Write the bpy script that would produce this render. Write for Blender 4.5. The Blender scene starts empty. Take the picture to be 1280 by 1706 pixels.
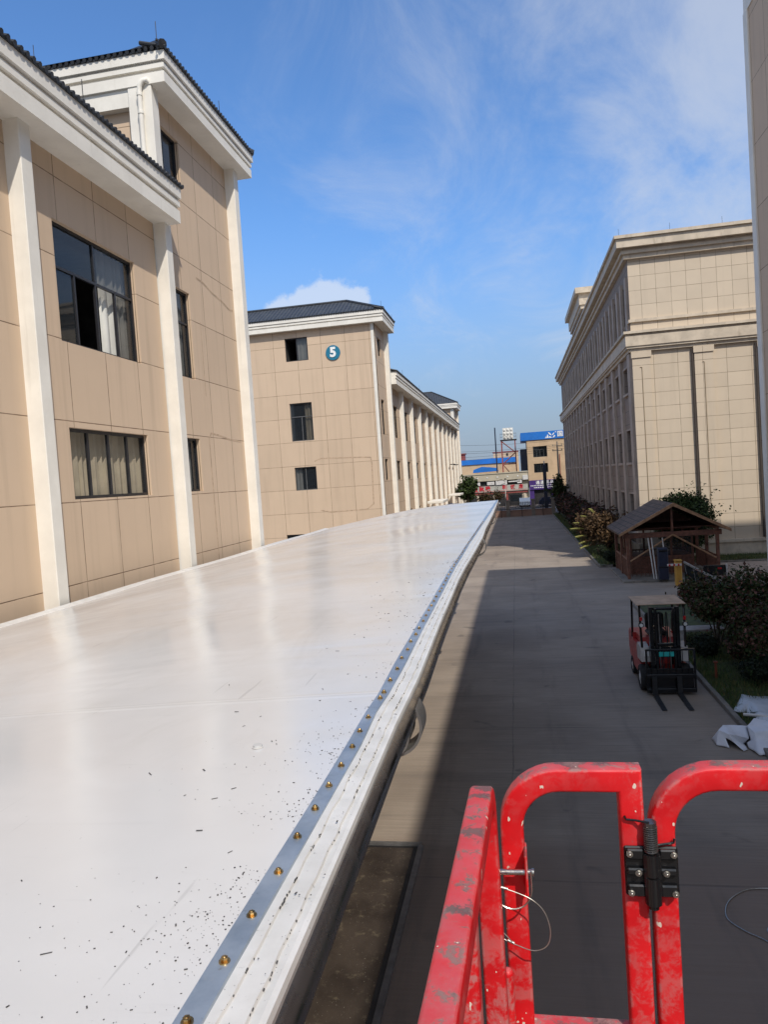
import bpy, math, random
import numpy as np
from mathutils import Vector, Matrix
random.seed(7); rng = np.random.default_rng(7)
S = bpy.context.scene
COL = S.collection
R = math.radians

# ------------------------------------------------------------------ camera, sky, sun, exposure
EYE = Vector((0, 0, 5.5))
F_PX, YAW, PIT, ROL = 1220.0, -0.18066, -0.04167, -0.06746
def cam_basis():
    cy, sy, cp, sp = math.cos(YAW), math.sin(YAW), math.cos(PIT), math.sin(PIT)
    f = Vector((sy*cp, cy*cp, sp)); r = Vector((cy, -sy, 0)); u = r.cross(f)
    c, s = math.cos(ROL), math.sin(ROL)
    return c*r+s*u, -s*r+c*u, f
cr, cu, cf = cam_basis()
cd = bpy.data.cameras.new('camera'); cam = bpy.data.objects.new('camera', cd); COL.objects.link(cam)
cd.sensor_fit = 'VERTICAL'; cd.sensor_height = 36; cd.lens = F_PX/1706*36
cd.clip_start = 0.05; cd.clip_end = 3000
cam.matrix_world = Matrix(((cr.x, cu.x, -cf.x, EYE.x), (cr.y, cu.y, -cf.y, EYE.y), (cr.z, cu.z, -cf.z, EYE.z), (0, 0, 0, 1)))
S.camera = cam

SUN = Vector((0.478, -0.760, 1.0)).normalized()
SUN_EL = math.asin(SUN.z); SUN_ROT = math.atan2(SUN.x, SUN.y)
ld = bpy.data.lights.new('sun', 'SUN'); ld.energy = 2.85; ld.angle = R(0.55); ld.color = (1.0, 0.93, 0.83)
lo = bpy.data.objects.new('sun', ld); COL.objects.link(lo)
lo.rotation_euler = SUN.to_track_quat('Z', 'Y').to_euler(); lo.location = (20, -40, 60)

SKY_X, SKY_Y = 0.0, 0.0
def pixdir(x, y):
    return ((x-640)/F_PX*cr - (y-853)/F_PX*cu + cf).normalized()

W = bpy.data.worlds.new('World'); S.world = W; W.use_nodes = True
def build_world():
    nt = W.node_tree; N = nt.nodes; L = nt.links
    for n in list(N): N.remove(n)
    out = N.new('ShaderNodeOutputWorld'); bg = N.new('ShaderNodeBackground')
    sky = N.new('ShaderNodeTexSky'); sky.sky_type = 'NISHITA'; sky.sun_disc = False
    sky.sun_elevation = SUN_EL; sky.sun_rotation = SUN_ROT
    sky.air_density = 1.0; sky.dust_density = 1.2; sky.ozone_density = 2.0; sky.altitude = 50
    tc = N.new('ShaderNodeTexCoord')
    def math_(op, a, b=None, clamp=False):
        n = N.new('ShaderNodeMath'); n.operation = op; n.use_clamp = clamp
        for i, v in enumerate((a, b)):
            if v is None: continue
            if isinstance(v, (int, float)): n.inputs[i].default_value = v
            else: L.new(v, n.inputs[i])
        return n.outputs[0]
    def smooth(v, a, b):
        n = N.new('ShaderNodeMapRange'); n.interpolation_type = 'SMOOTHSTEP'
        L.new(v, n.inputs[0]); n.inputs[1].default_value = a; n.inputs[2].default_value = b
        return n.outputs[0]
    def noise(vec, scale, detail, rough, dist=0):
        n = N.new('ShaderNodeTexNoise'); L.new(vec, n.inputs['Vector']); n.inputs['Scale'].default_value = scale
        n.inputs['Detail'].default_value = detail; n.inputs['Roughness'].default_value = rough
        n.inputs['Distortion'].default_value = dist
        return n.outputs['Fac']
    def dotd(d):
        n = N.new('ShaderNodeVectorMath'); n.operation = 'DOT_PRODUCT'; L.new(tc.outputs['Generated'], n.inputs[0])
        n.inputs[1].default_value = d; return n.outputs['Value']
    sep = N.new('ShaderNodeSeparateXYZ'); L.new(tc.outputs['Generated'], sep.inputs[0])
    z = math_('MAXIMUM', sep.outputs[2], 0.0)
    zz = math_('ADD', z, 0.16)
    cmb = N.new('ShaderNodeCombineXYZ')
    L.new(math_('DIVIDE', sep.outputs[0], zz), cmb.inputs[0]); L.new(math_('DIVIDE', sep.outputs[1], zz), cmb.inputs[1])
    # thin streaked high cloud; cover thickens slowly to one side, plus unseen cloud added as fill
    st_ = N.new('ShaderNodeMapping'); L.new(cmb.outputs[0], st_.inputs[0]); st_.inputs['Rotation'].default_value = (0, 0, .75); st_.inputs['Scale'].default_value = (1.0, .50, 1); st_.inputs['Location'].default_value = (SKY_X, SKY_Y, 0)
    big = noise(st_.outputs[0], .95, 4, .55, .6)
    fine = noise(st_.outputs[0], 2.3, 12, .66, .9)
    tex = math_('ADD', math_('MULTIPLY', math_('SUBTRACT', big, .5), 1.3), math_('MULTIPLY', math_('SUBTRACT', fine, .5), 1.5))
    cov = math_('SUBTRACT', 1.0, smooth(math_('ARCCOSINE', math_('MINIMUM', dotd(pixdir(1330, 120)), 1.0)), .10, .66))
    fill_cloud = smooth(dotd((0, 1, 0)), .55, -.3)  # cloud out of view behind the camera, added to whiten and lift the shade
    cov2 = math_('MAXIMUM', cov, fill_cloud)
    thin = smooth(math_('ADD', tex, math_('MULTIPLY', cov2, .80)), .22, 1.02)
    thin = math_('MULTIPLY', thin, .60)
    thin = math_('MAXIMUM', thin, math_('MULTIPLY', fill_cloud, .62))
    # one small cumulus behind the roofs
    cum = None
    for (px, py, r0) in ((545, 512, .046), (515, 502, .028), (585, 510, .032), (543, 486, .022), (497, 506, .018), (470, 522, .026)):
        ang = math_('ARCCOSINE', math_('MINIMUM', dotd(pixdir(px, py)), 1.0))
        m = math_('SUBTRACT', 1.0, math_('DIVIDE', ang, r0))
        cum = m if cum is None else math_('MAXIMUM', cum, m)
    fluff = noise(tc.outputs['Generated'], 46, 8, .62)
    cum = smooth(math_('ADD', cum, math_('MULTIPLY', math_('SUBTRACT', fluff, .5), 1.3)), .0, .42)
    cum = math_('MULTIPLY', cum, .58)
    def mix(f, a, b):
        n = N.new('ShaderNodeMix'); n.data_type = 'RGBA'; L.new(f, n.inputs['Factor'])
        for i, v in ((6, a), (7, b)):
            if isinstance(v, tuple): n.inputs[i].default_value = v
            else: L.new(v, n.inputs[i])
        return n.outputs[2]
    tn = N.new('ShaderNodeMix'); tn.data_type = 'RGBA'; tn.blend_type = 'MULTIPLY'; tn.inputs['Factor'].default_value = 1.0
    L.new(sky.outputs[0], tn.inputs[6]); tn.inputs[7].default_value = (.52, .76, 1.0, 1)
    hz = math_('MULTIPLY', math_('SUBTRACT', 1.0, smooth(z, 0.0, .36)), .92)
    c0 = mix(hz, tn.outputs[2], (1.55, 1.86, 2.35, 1))
    c = mix(thin, c0, (3.25, 3.45, 3.8, 1))
    c = mix(cum, c, (3.9, 4.1, 4.4, 1))
    L.new(c, bg.inputs[0]); bg.inputs[1].default_value = 0.15
    L.new(bg.outputs[0], out.inputs[0])
build_world()
vs = S.view_settings; vs.view_transform = 'Standard'; vs.look = 'None'; vs.gamma = 1.0; vs.use_curve_mapping = False
vs.exposure = 0.45

# ------------------------------------------------------------------ materials
class NB:
    def __init__(self, name):
        self.m = bpy.data.materials.new(name); self.m.use_nodes = True
        self.nt = self.m.node_tree; self.N = self.nt.nodes; self.L = self.nt.links
        self.p = self.N['Principled BSDF']
        self.geo = None; self.objc = None
    def pos(self):
        if self.geo is None: self.geo = self.N.new('ShaderNodeNewGeometry')
        return self.geo.outputs['Position']
    def nrm(self):
        self.pos(); return self.geo.outputs['True Normal']
    def obj(self):
        if self.objc is None: self.objc = self.N.new('ShaderNodeTexCoord')
        return self.objc.outputs['Object']
    def sep(self, v):
        n = self.N.new('ShaderNodeSeparateXYZ'); self.L.new(v, n.inputs[0]); return n.outputs
    def put(self, sock, v):
        if isinstance(v, (int, float)): sock.default_value = v
        elif isinstance(v, tuple): sock.default_value = v if len(v) == 4 or sock.type == 'VECTOR' else v+(1,)
        else: self.L.new(v, sock)
    def math(self, op, a, b=0.0, clamp=False):
        n = self.N.new('ShaderNodeMath'); n.operation = op; n.use_clamp = clamp
        self.put(n.inputs[0], a); self.put(n.inputs[1], b); return n.outputs[0]
    def ramp(self, v, a, b, lo=0.0, hi=1.0):
        n = self.N.new('ShaderNodeMapRange'); n.interpolation_type = 'SMOOTHSTEP'
        self.put(n.inputs[0], v)
        for i, q in ((1, a), (2, b), (3, lo), (4, hi)): n.inputs[i].default_value = q
        return n.outputs[0]
    def scale(self, v, s):
        n = self.N.new('ShaderNodeVectorMath'); n.operation = 'MULTIPLY'; self.L.new(v, n.inputs[0]); n.inputs[1].default_value = s
        return n.outputs[0]
    def noise(self, v, s, d=4, r=.55, dist=0.0):
        n = self.N.new('ShaderNodeTexNoise'); self.L.new(v, n.inputs['Vector'])
        n.inputs['Scale'].default_value = s; n.inputs['Detail'].default_value = d
        n.inputs['Roughness'].default_value = r; n.inputs['Distortion'].default_value = dist
        return n.outputs['Fac']
    def mix(self, f, a, b):
        n = self.N.new('ShaderNodeMix'); n.data_type = 'RGBA'
        self.put(n.inputs['Factor'], f); self.put(n.inputs[6], a); self.put(n.inputs[7], b); return n.outputs[2]
    def bump(self, h, strength, dist):
        n = self.N.new('ShaderNodeBump'); n.inputs['Strength'].default_value = strength; n.inputs['Distance'].default_value = dist
        self.put(n.inputs['Height'], h); self.L.new(n.outputs[0], self.p.inputs['Normal']); return n
    def fin(self, col=None, rough=None, metal=None, spec=None):
        if col is not None: self.put(self.p.inputs['Base Color'], col)
        if rough is not None: self.put(self.p.inputs['Roughness'], rough)
        if metal is not None: self.p.inputs['Metallic'].default_value = metal
        if spec is not None: self.p.inputs['Specular IOR Level'].default_value = spec
        return self.m
def c4(c, k=1.0): return (c[0]*k, c[1]*k, c[2]*k, 1)

def plain(name, col, rough=.6, metal=0.0, var=.18, vs=4.0, bump=0.0, bs=60, spec=.5, dirt=None, obj=False):
    b = NB(name); v = b.obj() if obj else b.pos()
    n = b.noise(v, vs, 5)
    c = b.mix(b.ramp(n, .3, .7), c4(col, 1-var), c4(col, 1+var*.6))
    if dirt:
        d = b.ramp(b.noise(b.scale(v, (1, 1, .35)), vs*2.1, 7, .65), .52, .72, 0, dirt[1])
        c = b.mix(d, c, c4(dirt[0]))
    if bump: b.bump(b.noise(v, bs, 3), bump, .01)
    r = b.ramp(b.noise(v, vs*3, 4), .3, .7, max(rough-.07, .02), min(rough+.07, 1))
    return b.fin(c, r, metal, spec)

def panel_wall(name, col, pu, ou, pz, oz, lw, line, var=.07, brick=False, rough=.75, per_panel=.11, streak=.34):
    """cladding: panels with open dark joints; u runs along the wall"""
    b = NB(name); x, y, z = b.sep(b.pos()); nx, ny, nz = b.sep(b.nrm())
    sel = b.ramp(b.math('ABSOLUTE', ny), .4, .6)
    u = b.math('ADD', b.math('MULTIPLY', x, sel), b.math('MULTIPLY', y, b.math('SUBTRACT', 1.0, sel)))
    zc = b.math('DIVIDE', b.math('SUBTRACT', z, oz), pz)
    uc = b.math('DIVIDE', b.math('SUBTRACT', u, ou), pu)
    if brick: uc = b.math('ADD', uc, b.math('MULTIPLY', b.math('MODULO', b.math('FLOOR', zc), 2.0), .5))
    def line_(q, period, w):
        fr = b.math('FRACT', q); dd = b.math('MINIMUM', fr, b.math('SUBTRACT', 1.0, fr))
        return b.math('SUBTRACT', 1.0, b.ramp(dd, w/period*.5, w/period))
    ln = b.math('MAXIMUM', line_(uc, pu, lw), line_(zc, pz, lw))
    ln = b.math('MULTIPLY', ln, b.math('SUBTRACT', 1.0, b.ramp(b.math('ABSOLUTE', nz), .4, .6)))
    wn = b.N.new('ShaderNodeTexWhiteNoise'); wn.noise_dimensions = '3D'
    cb = b.N.new('ShaderNodeCombineXYZ'); b.L.new(b.math('FLOOR', uc), cb.inputs[0]); b.L.new(b.math('FLOOR', zc), cb.inputs[1]); b.L.new(sel, cb.inputs[2])
    b.L.new(cb.outputs[0], wn.inputs[0])
    n = b.noise(b.pos(), 1.3, 6, .6)
    f = b.math('ADD', b.math('MULTIPLY', b.math('SUBTRACT', wn.outputs[0], .5), per_panel*2), b.math('MULTIPLY', b.math('SUBTRACT', n, .5), var*4))
    k = b.math('ADD', f, .5, True)
    c = b.mix(k, c4(col, .82), c4(col, 1.16))
    st = b.ramp(b.noise(b.scale(b.pos(), (3.5, 3.5, .16)), 1.0, 6, .6), .50, .78, 0, streak)
    c = b.mix(st, c, c4(col, .62))
    c = b.mix(b.math('MULTIPLY', ln, b.ramp(b.noise(b.pos(), 2.2, 3), .3, .6, .55, 1.0)), c, c4(line))
    h = b.math('ADD', b.math('MULTIPLY', ln, -1.0), b.math('MULTIPLY', b.noise(b.pos(), 14, 5), .10))
    b.bump(h, .5, .012)
    return b.fin(c, rough, spec=.3)

TAN = (.60, .455, .325)
M = {}
M['tan_side'] = panel_wall('tan_cladding', TAN, 1.24, 12.04, 1.45, 5.50, .011, (.17, .11, .07))
M['tan_gable'] = panel_wall('tan_cladding_gable', TAN, 1.5, -8.10, 1.45, 5.33, .013, (.20, .135, .085), per_panel=.12)
M['tan_near'] = panel_wall('tan_cladding_near', TAN, 1.24, 11.0, 2.0, 5.5, .012, (.10, .062, .036))  # same tan base as the other walls, taller panels, darker joints
M['stone_side'] = panel_wall('shade_toned_stone', (.27, .215, .18), .9, 43.6, .78, .1, .02, (.12, .10, .085), per_panel=.1, brick=False)  # the front's cream stone darkened: shade of this side is in the colour
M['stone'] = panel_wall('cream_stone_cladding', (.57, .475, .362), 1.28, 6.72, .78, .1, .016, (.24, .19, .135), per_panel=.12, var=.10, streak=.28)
M['stone_trim'] = plain('cream_stone_trim', (.55, .465, .36), .7, var=.16, vs=1.6, bump=.15, bs=25, dirt=((.26, .20, .14), .45))
M['stone_pier'] = plain('shade_toned_pier', (.42, .345, .285), .75, var=.18, vs=1.2, bump=.15, bs=25, dirt=((.22, .18, .15), .5))  # cream trim toned down for the side, its shade painted into the colour
M['stone_upper'] = panel_wall('cream_stone_upper', (.58, .485, .372), 0.80, 6.72, .80, 13.62, .014, (.24, .19, .135), per_panel=.12, var=.09, streak=.15)
def white_paint():
    b = NB('white_wall_paint'); v = b.pos()
    c = b.mix(b.ramp(b.noise(v, 1.7, 6, .6), .3, .7), (.72, .685, .615, 1), (.80, .765, .69, 1))
    st = b.ramp(b.noise(b.scale(v, (6, 6, .35)), 1.0, 7, .65), .56, .78, 0, .32)
    c = b.mix(st, c, (.44, .40, .33, 1))
    b.bump(b.noise(v, 30, 4), .18, .006)
    return b.fin(c, .62, spec=.35)
M['white'] = white_paint()
M['tile'] = plain('dark_roof_tile', (.028, .030, .034), .45, var=.35, vs=3, bump=.3, bs=18, spec=.5)
def tile_roof():
    b = NB('grey_clay_tiles'); x, y, z = b.sep(b.pos()); nx, ny, nz = b.sep(b.nrm())
    sel = b.math('GREATER_THAN', b.math('ABSOLUTE', ny), b.math('ABSOLUTE', nx))
    u = b.math('ADD', b.math('MULTIPLY', x, sel), b.math('MULTIPLY', y, b.math('SUBTRACT', 1.0, sel)))
    w = b.math('SINE', b.math('MULTIPLY', u, 26.0)); q = b.math('FRACT', b.math('MULTIPLY', z, 5.2))
    h = b.math('ADD', b.math('MULTIPLY', w, .5), b.math('MULTIPLY', q, .6))
    c = b.mix(b.ramp(h, -.6, .9), (.018, .020, .024, 1), (.055, .06, .068, 1))
    c = b.mix(b.ramp(b.noise(b.pos(), 1.5, 5), .45, .75, 0, .5), c, (.075, .08, .08, 1))
    b.bump(h, .7, .05); return b.fin(c, .5)
M['tile_roof'] = tile_roof()
M['frame'] = plain('bronze_window_frame', (.030, .030, .034), .4, metal=.3, var=.2, spec=.5)
M['frame_grey'] = plain('grey_window_frame', (.10, .10, .10), .45, var=.2)
def glass(name, col, alpha, rough=.03):
    b = NB(name); p = b.p
    p.inputs['Base Color'].default_value = c4(col); p.inputs['Roughness'].default_value = rough
    p.inputs['Specular IOR Level'].default_value = .8; p.inputs['Alpha'].default_value = alpha
    b.bump(b.noise(b.pos(), 1.1, 2), .05, .03)
    return b.m
M['glass'] = glass('window_glass', (.020, .026, .032), .62)
M['glass_clear'] = glass('clear_window_glass', (.02, .026, .03), .30)
M['glass_far'] = plain('dark_window_glass', (.014, .015, .017), .12, var=.2, spec=.4)
M['room'] = plain('dim_room', (.045, .04, .036), .9, var=.3)
M['curtain'] = plain('cream_curtain', (.52, .45, .33), .9, var=.15, vs=2)
M['curtain_pale'] = plain('pale_curtain', (.62, .62, .58), .9, var=.1, vs=2)

def concrete():
    b = NB('driveway_concrete'); v = b.pos(); x, y, z = b.sep(v)
    c = b.mix(b.ramp(b.noise(v, .35, 6, .6), .3, .7), (.235, .193, .155, 1), (.33, .275, .222, 1))
    # broom finish running across the lane
    br = b.noise(b.scale(v, (.5, 14, 1)), 1.6, 5, .7)
    c = b.mix(b.ramp(br, .35, .75, 0, .42), c, (.17, .14, .115, 1))
    st = b.ramp(b.noise(b.scale(v, (.12, .9, 1)), 1.3, 6, .62, .6), .5, .72, 0, .45)
    c = b.mix(st, c, (.16, .135, .115, 1))
    lt = b.ramp(b.noise(b.scale(v, (.4, 3, 1)), 1.1, 7, .7), .62, .74, 0, .45)
    c = b.mix(lt, c, (.46, .40, .33, 1))
    sp = b.ramp(b.noise(v, 38, 3, .6), .69, .76, 0, .5)
    c = b.mix(sp, c, (.46, .40, .33, 1))
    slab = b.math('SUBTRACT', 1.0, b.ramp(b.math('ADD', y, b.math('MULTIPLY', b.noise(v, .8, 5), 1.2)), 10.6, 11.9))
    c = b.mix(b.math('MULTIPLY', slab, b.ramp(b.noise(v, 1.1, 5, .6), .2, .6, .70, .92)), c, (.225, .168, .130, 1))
    wob = b.math('MULTIPLY', b.math('SUBTRACT', b.noise(b.scale(v, (0, .6, 0)), 1, 5, .7), .5), .10)
    def seam(coord, at, w):
        return b.math('SUBTRACT', 1.0, b.ramp(b.math('ABSOLUTE', b.math('SUBTRACT', coord, at)), w*.4, w))
    ln = seam(b.math('ADD', x, wob), -.37, .016)
    fr = b.math('FRACT', b.math('DIVIDE', b.math('ADD', y, 2.2), 6.0)); d2 = b.math('MINIMUM', fr, b.math('SUBTRACT', 1.0, fr))
    ln = b.math('MAXIMUM', ln, b.math('MULTIPLY', b.math('SUBTRACT', 1.0, b.ramp(d2, .002, .0055)), .7))
    c = b.mix(b.math('MULTIPLY', ln, b.ramp(b.noise(v, .9, 4), .35, .65, .15, .6)), c, (.07, .06, .053, 1))
    for tx in (.55, 2.15, -1.6):
        tr = b.math('SUBTRACT', 1.0, b.ramp(b.math('ABSOLUTE', b.math('SUBTRACT', b.math('ADD', x, b.math('MULTIPLY', wob, 3.5)), tx)), .06, .26))
        c = b.mix(b.math('MULTIPLY', tr, b.ramp(b.noise(b.scale(v, (2, .25, 1)), 1.4, 5, .6), .42, .7, 0, .42)), c, (.12, .10, .088, 1))
    oil = b.ramp(b.noise(v, 1.15, 3, .45, .4), .66, .74, 0, .55)
    c = b.mix(oil, c, (.10, .085, .075, 1))
    # ring left by a pail or barrel
    rad = b.math('SQRT', b.math('ADD', b.math('POWER', b.math('SUBTRACT', x, -.28), 2.0), b.math('POWER', b.math('SUBTRACT', y, 12.15), 2.0)))
    rg = b.math('SUBTRACT', 1.0, b.ramp(b.math('ABSOLUTE', b.math('SUBTRACT', rad, .22)), .008, .025))
    c = b.mix(b.math('MULTIPLY', rg, .6), c, (.03, .028, .026, 1))
    h = b.math('ADD', b.math('MULTIPLY', b.noise(b.scale(v, (1.2, 26, 1)), 2.0, 4, .65), .8), b.math('MULTIPLY', ln, -.8))
    b.bump(h, .35, .012)
    return b.fin(c, b.ramp(br, .3, .7, .68, .9), spec=.35)
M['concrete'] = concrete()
M['soil'] = plain('bare_ground', (.16, .14, .12), .9, var=.3, vs=.3)
M['asphalt'] = plain('street_asphalt', (.17, .16, .15), .85, var=.25, vs=.6, bump=.2)
M['paving'] = panel_wall('plaza_paving', (.25, .205, .18), .6, 0, .6, 0, .012, (.12, .10, .09)) if False else plain('plaza_paving', (.27, .225, .20), .8, var=.18, vs=1.4, bump=.1, dirt=((.13, .11, .10), .5))
M['kerb'] = plain('kerb_stone', (.20, .18, .155), .85, var=.25, vs=2.2, bump=.2, dirt=((.07, .07, .045), .6))
M['bench'] = plain('bench_stone', (.42, .40, .38), .8, var=.15)
M['turf'] = plain('turf', (.045, .062, .020), .95, var=.5, vs=2.4, bump=.5, bs=40, dirt=((.085, .060, .032), .7))
M['blade'] = plain('grass_blade', (.060, .100, .022), .7, var=.45, vs=3)
M['blade_dry'] = plain('dry_grass_blade', (.16, .135, .045), .8, var=.35, vs=3)

def membrane():
    b = NB('white_pvc_membrane'); v = b.pos(); x, y, z = b.sep(v)
    c = b.mix(b.ramp(b.noise(v, .5, 5), .3, .7), (.585, .575, .565, 1), (.645, .635, .625, 1))
    # faint rubbed streaks and dusty smears
    s1 = b.ramp(b.noise(b.scale(v, (.7, 5.0, 1)), 1.0, 7, .72, .9), .58, .74, 0, .22)
    c = b.mix(s1, c, (.42, .415, .405, 1))
    for (sc, rot, th) in (((9, .45, 1), 0, .70), ((.6, 8, 1), .6, .71)):
        mp = b.N.new('ShaderNodeMapping'); b.L.new(v, mp.inputs[0]); mp.inputs['Rotation'].default_value = (0, 0, rot)
        mp.inputs['Scale'].default_value = sc
        sc_ = b.ramp(b.noise(mp.outputs[0], 2.2, 3, .5, .3), th, th+.05, 0, .35)
        c = b.mix(sc_, c, (.33, .325, .32, 1))
    sp = b.ramp(b.noise(v, 60, 2, .5), .74, .78, 0, .30)
    c = b.mix(sp, c, (.3, .3, .3, 1))
    dust = b.ramp(b.noise(b.scale(v, (.8, .35, 1)), 1.7, 8, .7, .8), .50, .75, 0, .30)
    c = b.mix(dust, c, (.44, .42, .385, 1))
    fy_ = b.math('FRACT', b.math('DIVIDE', b.math('ADD', b.math('ADD', y, b.math('MULTIPLY', b.noise(v, .5, 2), .05)), 1.75), 5.15)); sd = b.math('MINIMUM', fy_, b.math('SUBTRACT', 1.0, fy_))
    seam = b.math('SUBTRACT', 1.0, b.ramp(sd, .0006, .0022)); weld = b.math('SUBTRACT', 1.0, b.ramp(sd, .004, .009))
    c = b.mix(b.math('MULTIPLY', seam, .35), c, (.36, .35, .335, 1)); c = b.mix(b.math('MULTIPLY', weld, .25), c, (.70, .69, .67, 1))
    h = b.math('ADD', b.math('MULTIPLY', b.noise(b.scale(v, (.5, 1.0, 1)), .9, 3, .5, .4), 1.0), b.math('ADD', b.math('MULTIPLY', b.noise(v, 3.4, 3), .06), b.math('MULTIPLY', weld, .05)))
    b.bump(h, .20, .10)
    r = b.ramp(b.noise(v, .8, 5, .6), .3, .7, .16, .27)
    m = b.fin(c, r, spec=.72)
    return m
M['membrane'] = membrane()
def cut_edge():
    b = NB('white_pvc_edge'); v = b.pos(); x, y, z = b.sep(v)
    c = b.mix(b.ramp(b.noise(v, 6, 5), .3, .7), (.56, .55, .525, 1), (.66, .65, .63, 1))
    c = b.mix(b.ramp(b.noise(v, 70, 3, .7), .64, .72, 0, .6), c, (.22, .215, .205, 1))
    b.bump(b.noise(b.scale(v, (3, 1, 1)), 6, 4), .25, .01)
    return b.fin(c, .4)
M['edge'] = cut_edge()
M['grit'] = plain('dark_grit', (.075, .072, .072), .7, var=.6, vs=45)
def galv():
    b = NB('galvanised_flat_bar'); v = b.pos()
    c = b.mix(b.ramp(b.noise(v, 5, 6, .65), .3, .7), (.27, .33, .40, 1), (.42, .48, .54, 1))
    c = b.mix(b.ramp(b.noise(v, 17, 5, .7), .62, .75, 0, .5), c, (.48, .49, .49, 1))
    c = b.mix(b.ramp(b.noise(v, 26, 3, .6), .66, .74, 0, .4), c, (.16, .12, .09, 1))
    return b.fin(c, b.ramp(b.noise(v, 12, 4), .3, .7, .30, .48), metal=.55)
M['galv'] = galv()
M['steel_tube'] = plain('brushed_steel_tube', (.40, .385, .375), .24, metal=1.0, var=.10, vs=3)
M['steel_hoop'] = plain('dull_steel_hoop', (.26, .255, .25), .42, metal=.7, var=.2, vs=6)
M['brass'] = plain('yellow_zinc_bolt', (.52, .34, .14), .30, metal=1.0, var=.35, vs=40)
M['plastic_clear'] = plain('milky_plastic', (.52, .52, .51), .25, var=.06)

def red_paint():
    b = NB('scuffed_red_paint'); v = b.pos(); nx, ny, nz = b.sep(b.nrm())
    c = b.mix(b.ramp(b.noise(v, 7, 4), .3, .7), (.54, .006, .010, 1), (.68, .012, .016, 1))
    up = b.ramp(nz, .35, .9)
    # chalked top faces rubbed by gloves and straps
    c = b.mix(b.math('MULTIPLY', up, b.ramp(b.noise(v, 16, 5, .6), .25, .7, .30, .85)), c, (.50, .10, .115, 1))
    wear = b.noise(v, 24, 8, .72, .3)
    th = b.math('SUBTRACT', .665, b.math('MULTIPLY', up, .135))
    w = b.ramp(b.math('SUBTRACT', wear, th), 0, .05)
    c = b.mix(b.math('MULTIPLY', w, .85), c, (.155, .135, .125, 1))
    blob = b.ramp(b.math('ADD', b.noise(v, 9.5, 2), b.math('MULTIPLY', b.math('SUBTRACT', wear, .5), .9)), .54, .62)
    c = b.mix(b.math('MULTIPLY', b.math('MULTIPLY', blob, up), .85), c, (.075, .07, .07, 1))
    chip = b.ramp(b.noise(b.scale(v, (1, 1, .6)), 62, 2, .4), .735, .75)
    c = b.mix(chip, c, (.68, .60, .50, 1))
    pt = b.ramp(b.geo.outputs['Pointiness'], .515, .56)
    c = b.mix(b.math('MULTIPLY', pt, b.ramp(wear, .46, .60, 0, .75)), c, (.42, .20, .19, 1))
    fade = b.ramp(b.noise(b.scale(v, (1, 1, .5)), 5, 6, .65), .48, .72, 0, .35)
    c = b.mix(b.math('MULTIPLY', fade, b.math('ADD', b.math('MULTIPLY', up, .80), .06)), c, (.55, .06, .065, 1))
    b.bump(b.math('ADD', b.math('MULTIPLY', w, -.7), b.math('MULTIPLY', b.noise(v, 45, 3), .25)), .35, .003)
    r = b.math('ADD', b.math('MULTIPLY', up, .22), b.ramp(wear, .3, .7, .30, .55))
    return b.fin(c, r, spec=.4)
M['red'] = red_paint()
M['black_metal'] = plain('black_enamel', (.009, .009, .010), .20, var=.1, vs=8, spec=.5)
M['black_rough'] = plain('black_iron', (.014, .014, .015), .6, var=.3, vs=6)
M['spring'] = plain('dark_spring_steel', (.13, .13, .13), .28, metal=.8, var=.15, vs=40)
M['zinc'] = plain('zinc_plate', (.50, .48, .43), .30, metal=1.0, var=.2, vs=60)
M['wire'] = plain('steel_wire', (.46, .44, .40), .35, metal=.8, var=.2, vs=40)
def plate():
    b = NB('worn_steel_deck'); v = b.pos()
    c = b.mix(b.ramp(b.noise(v, 1.6, 6, .6), .3, .7), (.040, .030, .024, 1), (.085, .066, .052, 1))
    c = b.mix(b.ramp(b.noise(v, 5, 8, .75), .54, .68, 0, .6), c, (.24, .20, .135, 1))
    c = b.mix(b.ramp(b.noise(v, 55, 2), .70, .74, 0, .6), c, (.5, .46, .38, 1))
    b.bump(b.noise(v, 30, 4), .2, .01)
    return b.fin(c, .5, metal=.35)
M['plate'] = plate()
M['wood_red'] = plain('red_brown_timber', (.165, .068, .042), .55, var=.35, vs=7, bump=.2, bs=30)
M['wood_tan'] = plain('pale_timber_brace', (.34, .19, .10), .6, var=.3, vs=8)
def shingles():
    b = NB('brown_shingles'); x, y, z = b.sep(b.pos())
    q = b.math('MULTIPLY', z, 7.5); row = b.math('FLOOR', q); fr = b.math('FRACT', q)
    uc = b.math('ADD', b.math('MULTIPLY', y, 4.0), b.math('MULTIPLY', b.math('MODULO', row, 2.0), .5)); fu = b.math('FRACT', uc)
    ln = b.math('MAXIMUM', b.math('LESS_THAN', fr, .14), b.math('LESS_THAN', fu, .05))
    wn = b.N.new('ShaderNodeTexWhiteNoise'); cb = b.N.new('ShaderNodeCombineXYZ'); b.L.new(b.math('FLOOR', uc), cb.inputs[0]); b.L.new(row, cb.inputs[1]); b.L.new(cb.outputs[0], wn.inputs[0])
    c = b.mix(wn.outputs[0], (.06, .040, .030, 1), (.12, .082, .062, 1))
    c = b.mix(ln, c, (.02, .015, .014, 1)); b.bump(fr, .5, .02)
    return b.fin(c, .8)
M['shingles'] = shingles()
M['yellow'] = plain('yellow_enamel', (.52, .28, .05), .45, var=.12)
M['navy'] = plain('navy_enamel', (.014, .020, .045), .4, var=.2)
M['off_white'] = plain('off_white_plastic', (.62, .60, .57), .4, var=.1)
M['fl_red'] = plain('truck_red', (.44, .030, .026), .35, var=.15, vs=5, dirt=((.09, .04, .035), .5))
M['fl_grey'] = plain('truck_light_grey', (.50, .47, .44), .45, var=.15, dirt=((.2, .18, .16), .5))
M['rubber'] = plain('black_rubber', (.016, .016, .016), .8, var=.3, vs=9, bump=.2, bs=40)
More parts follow.
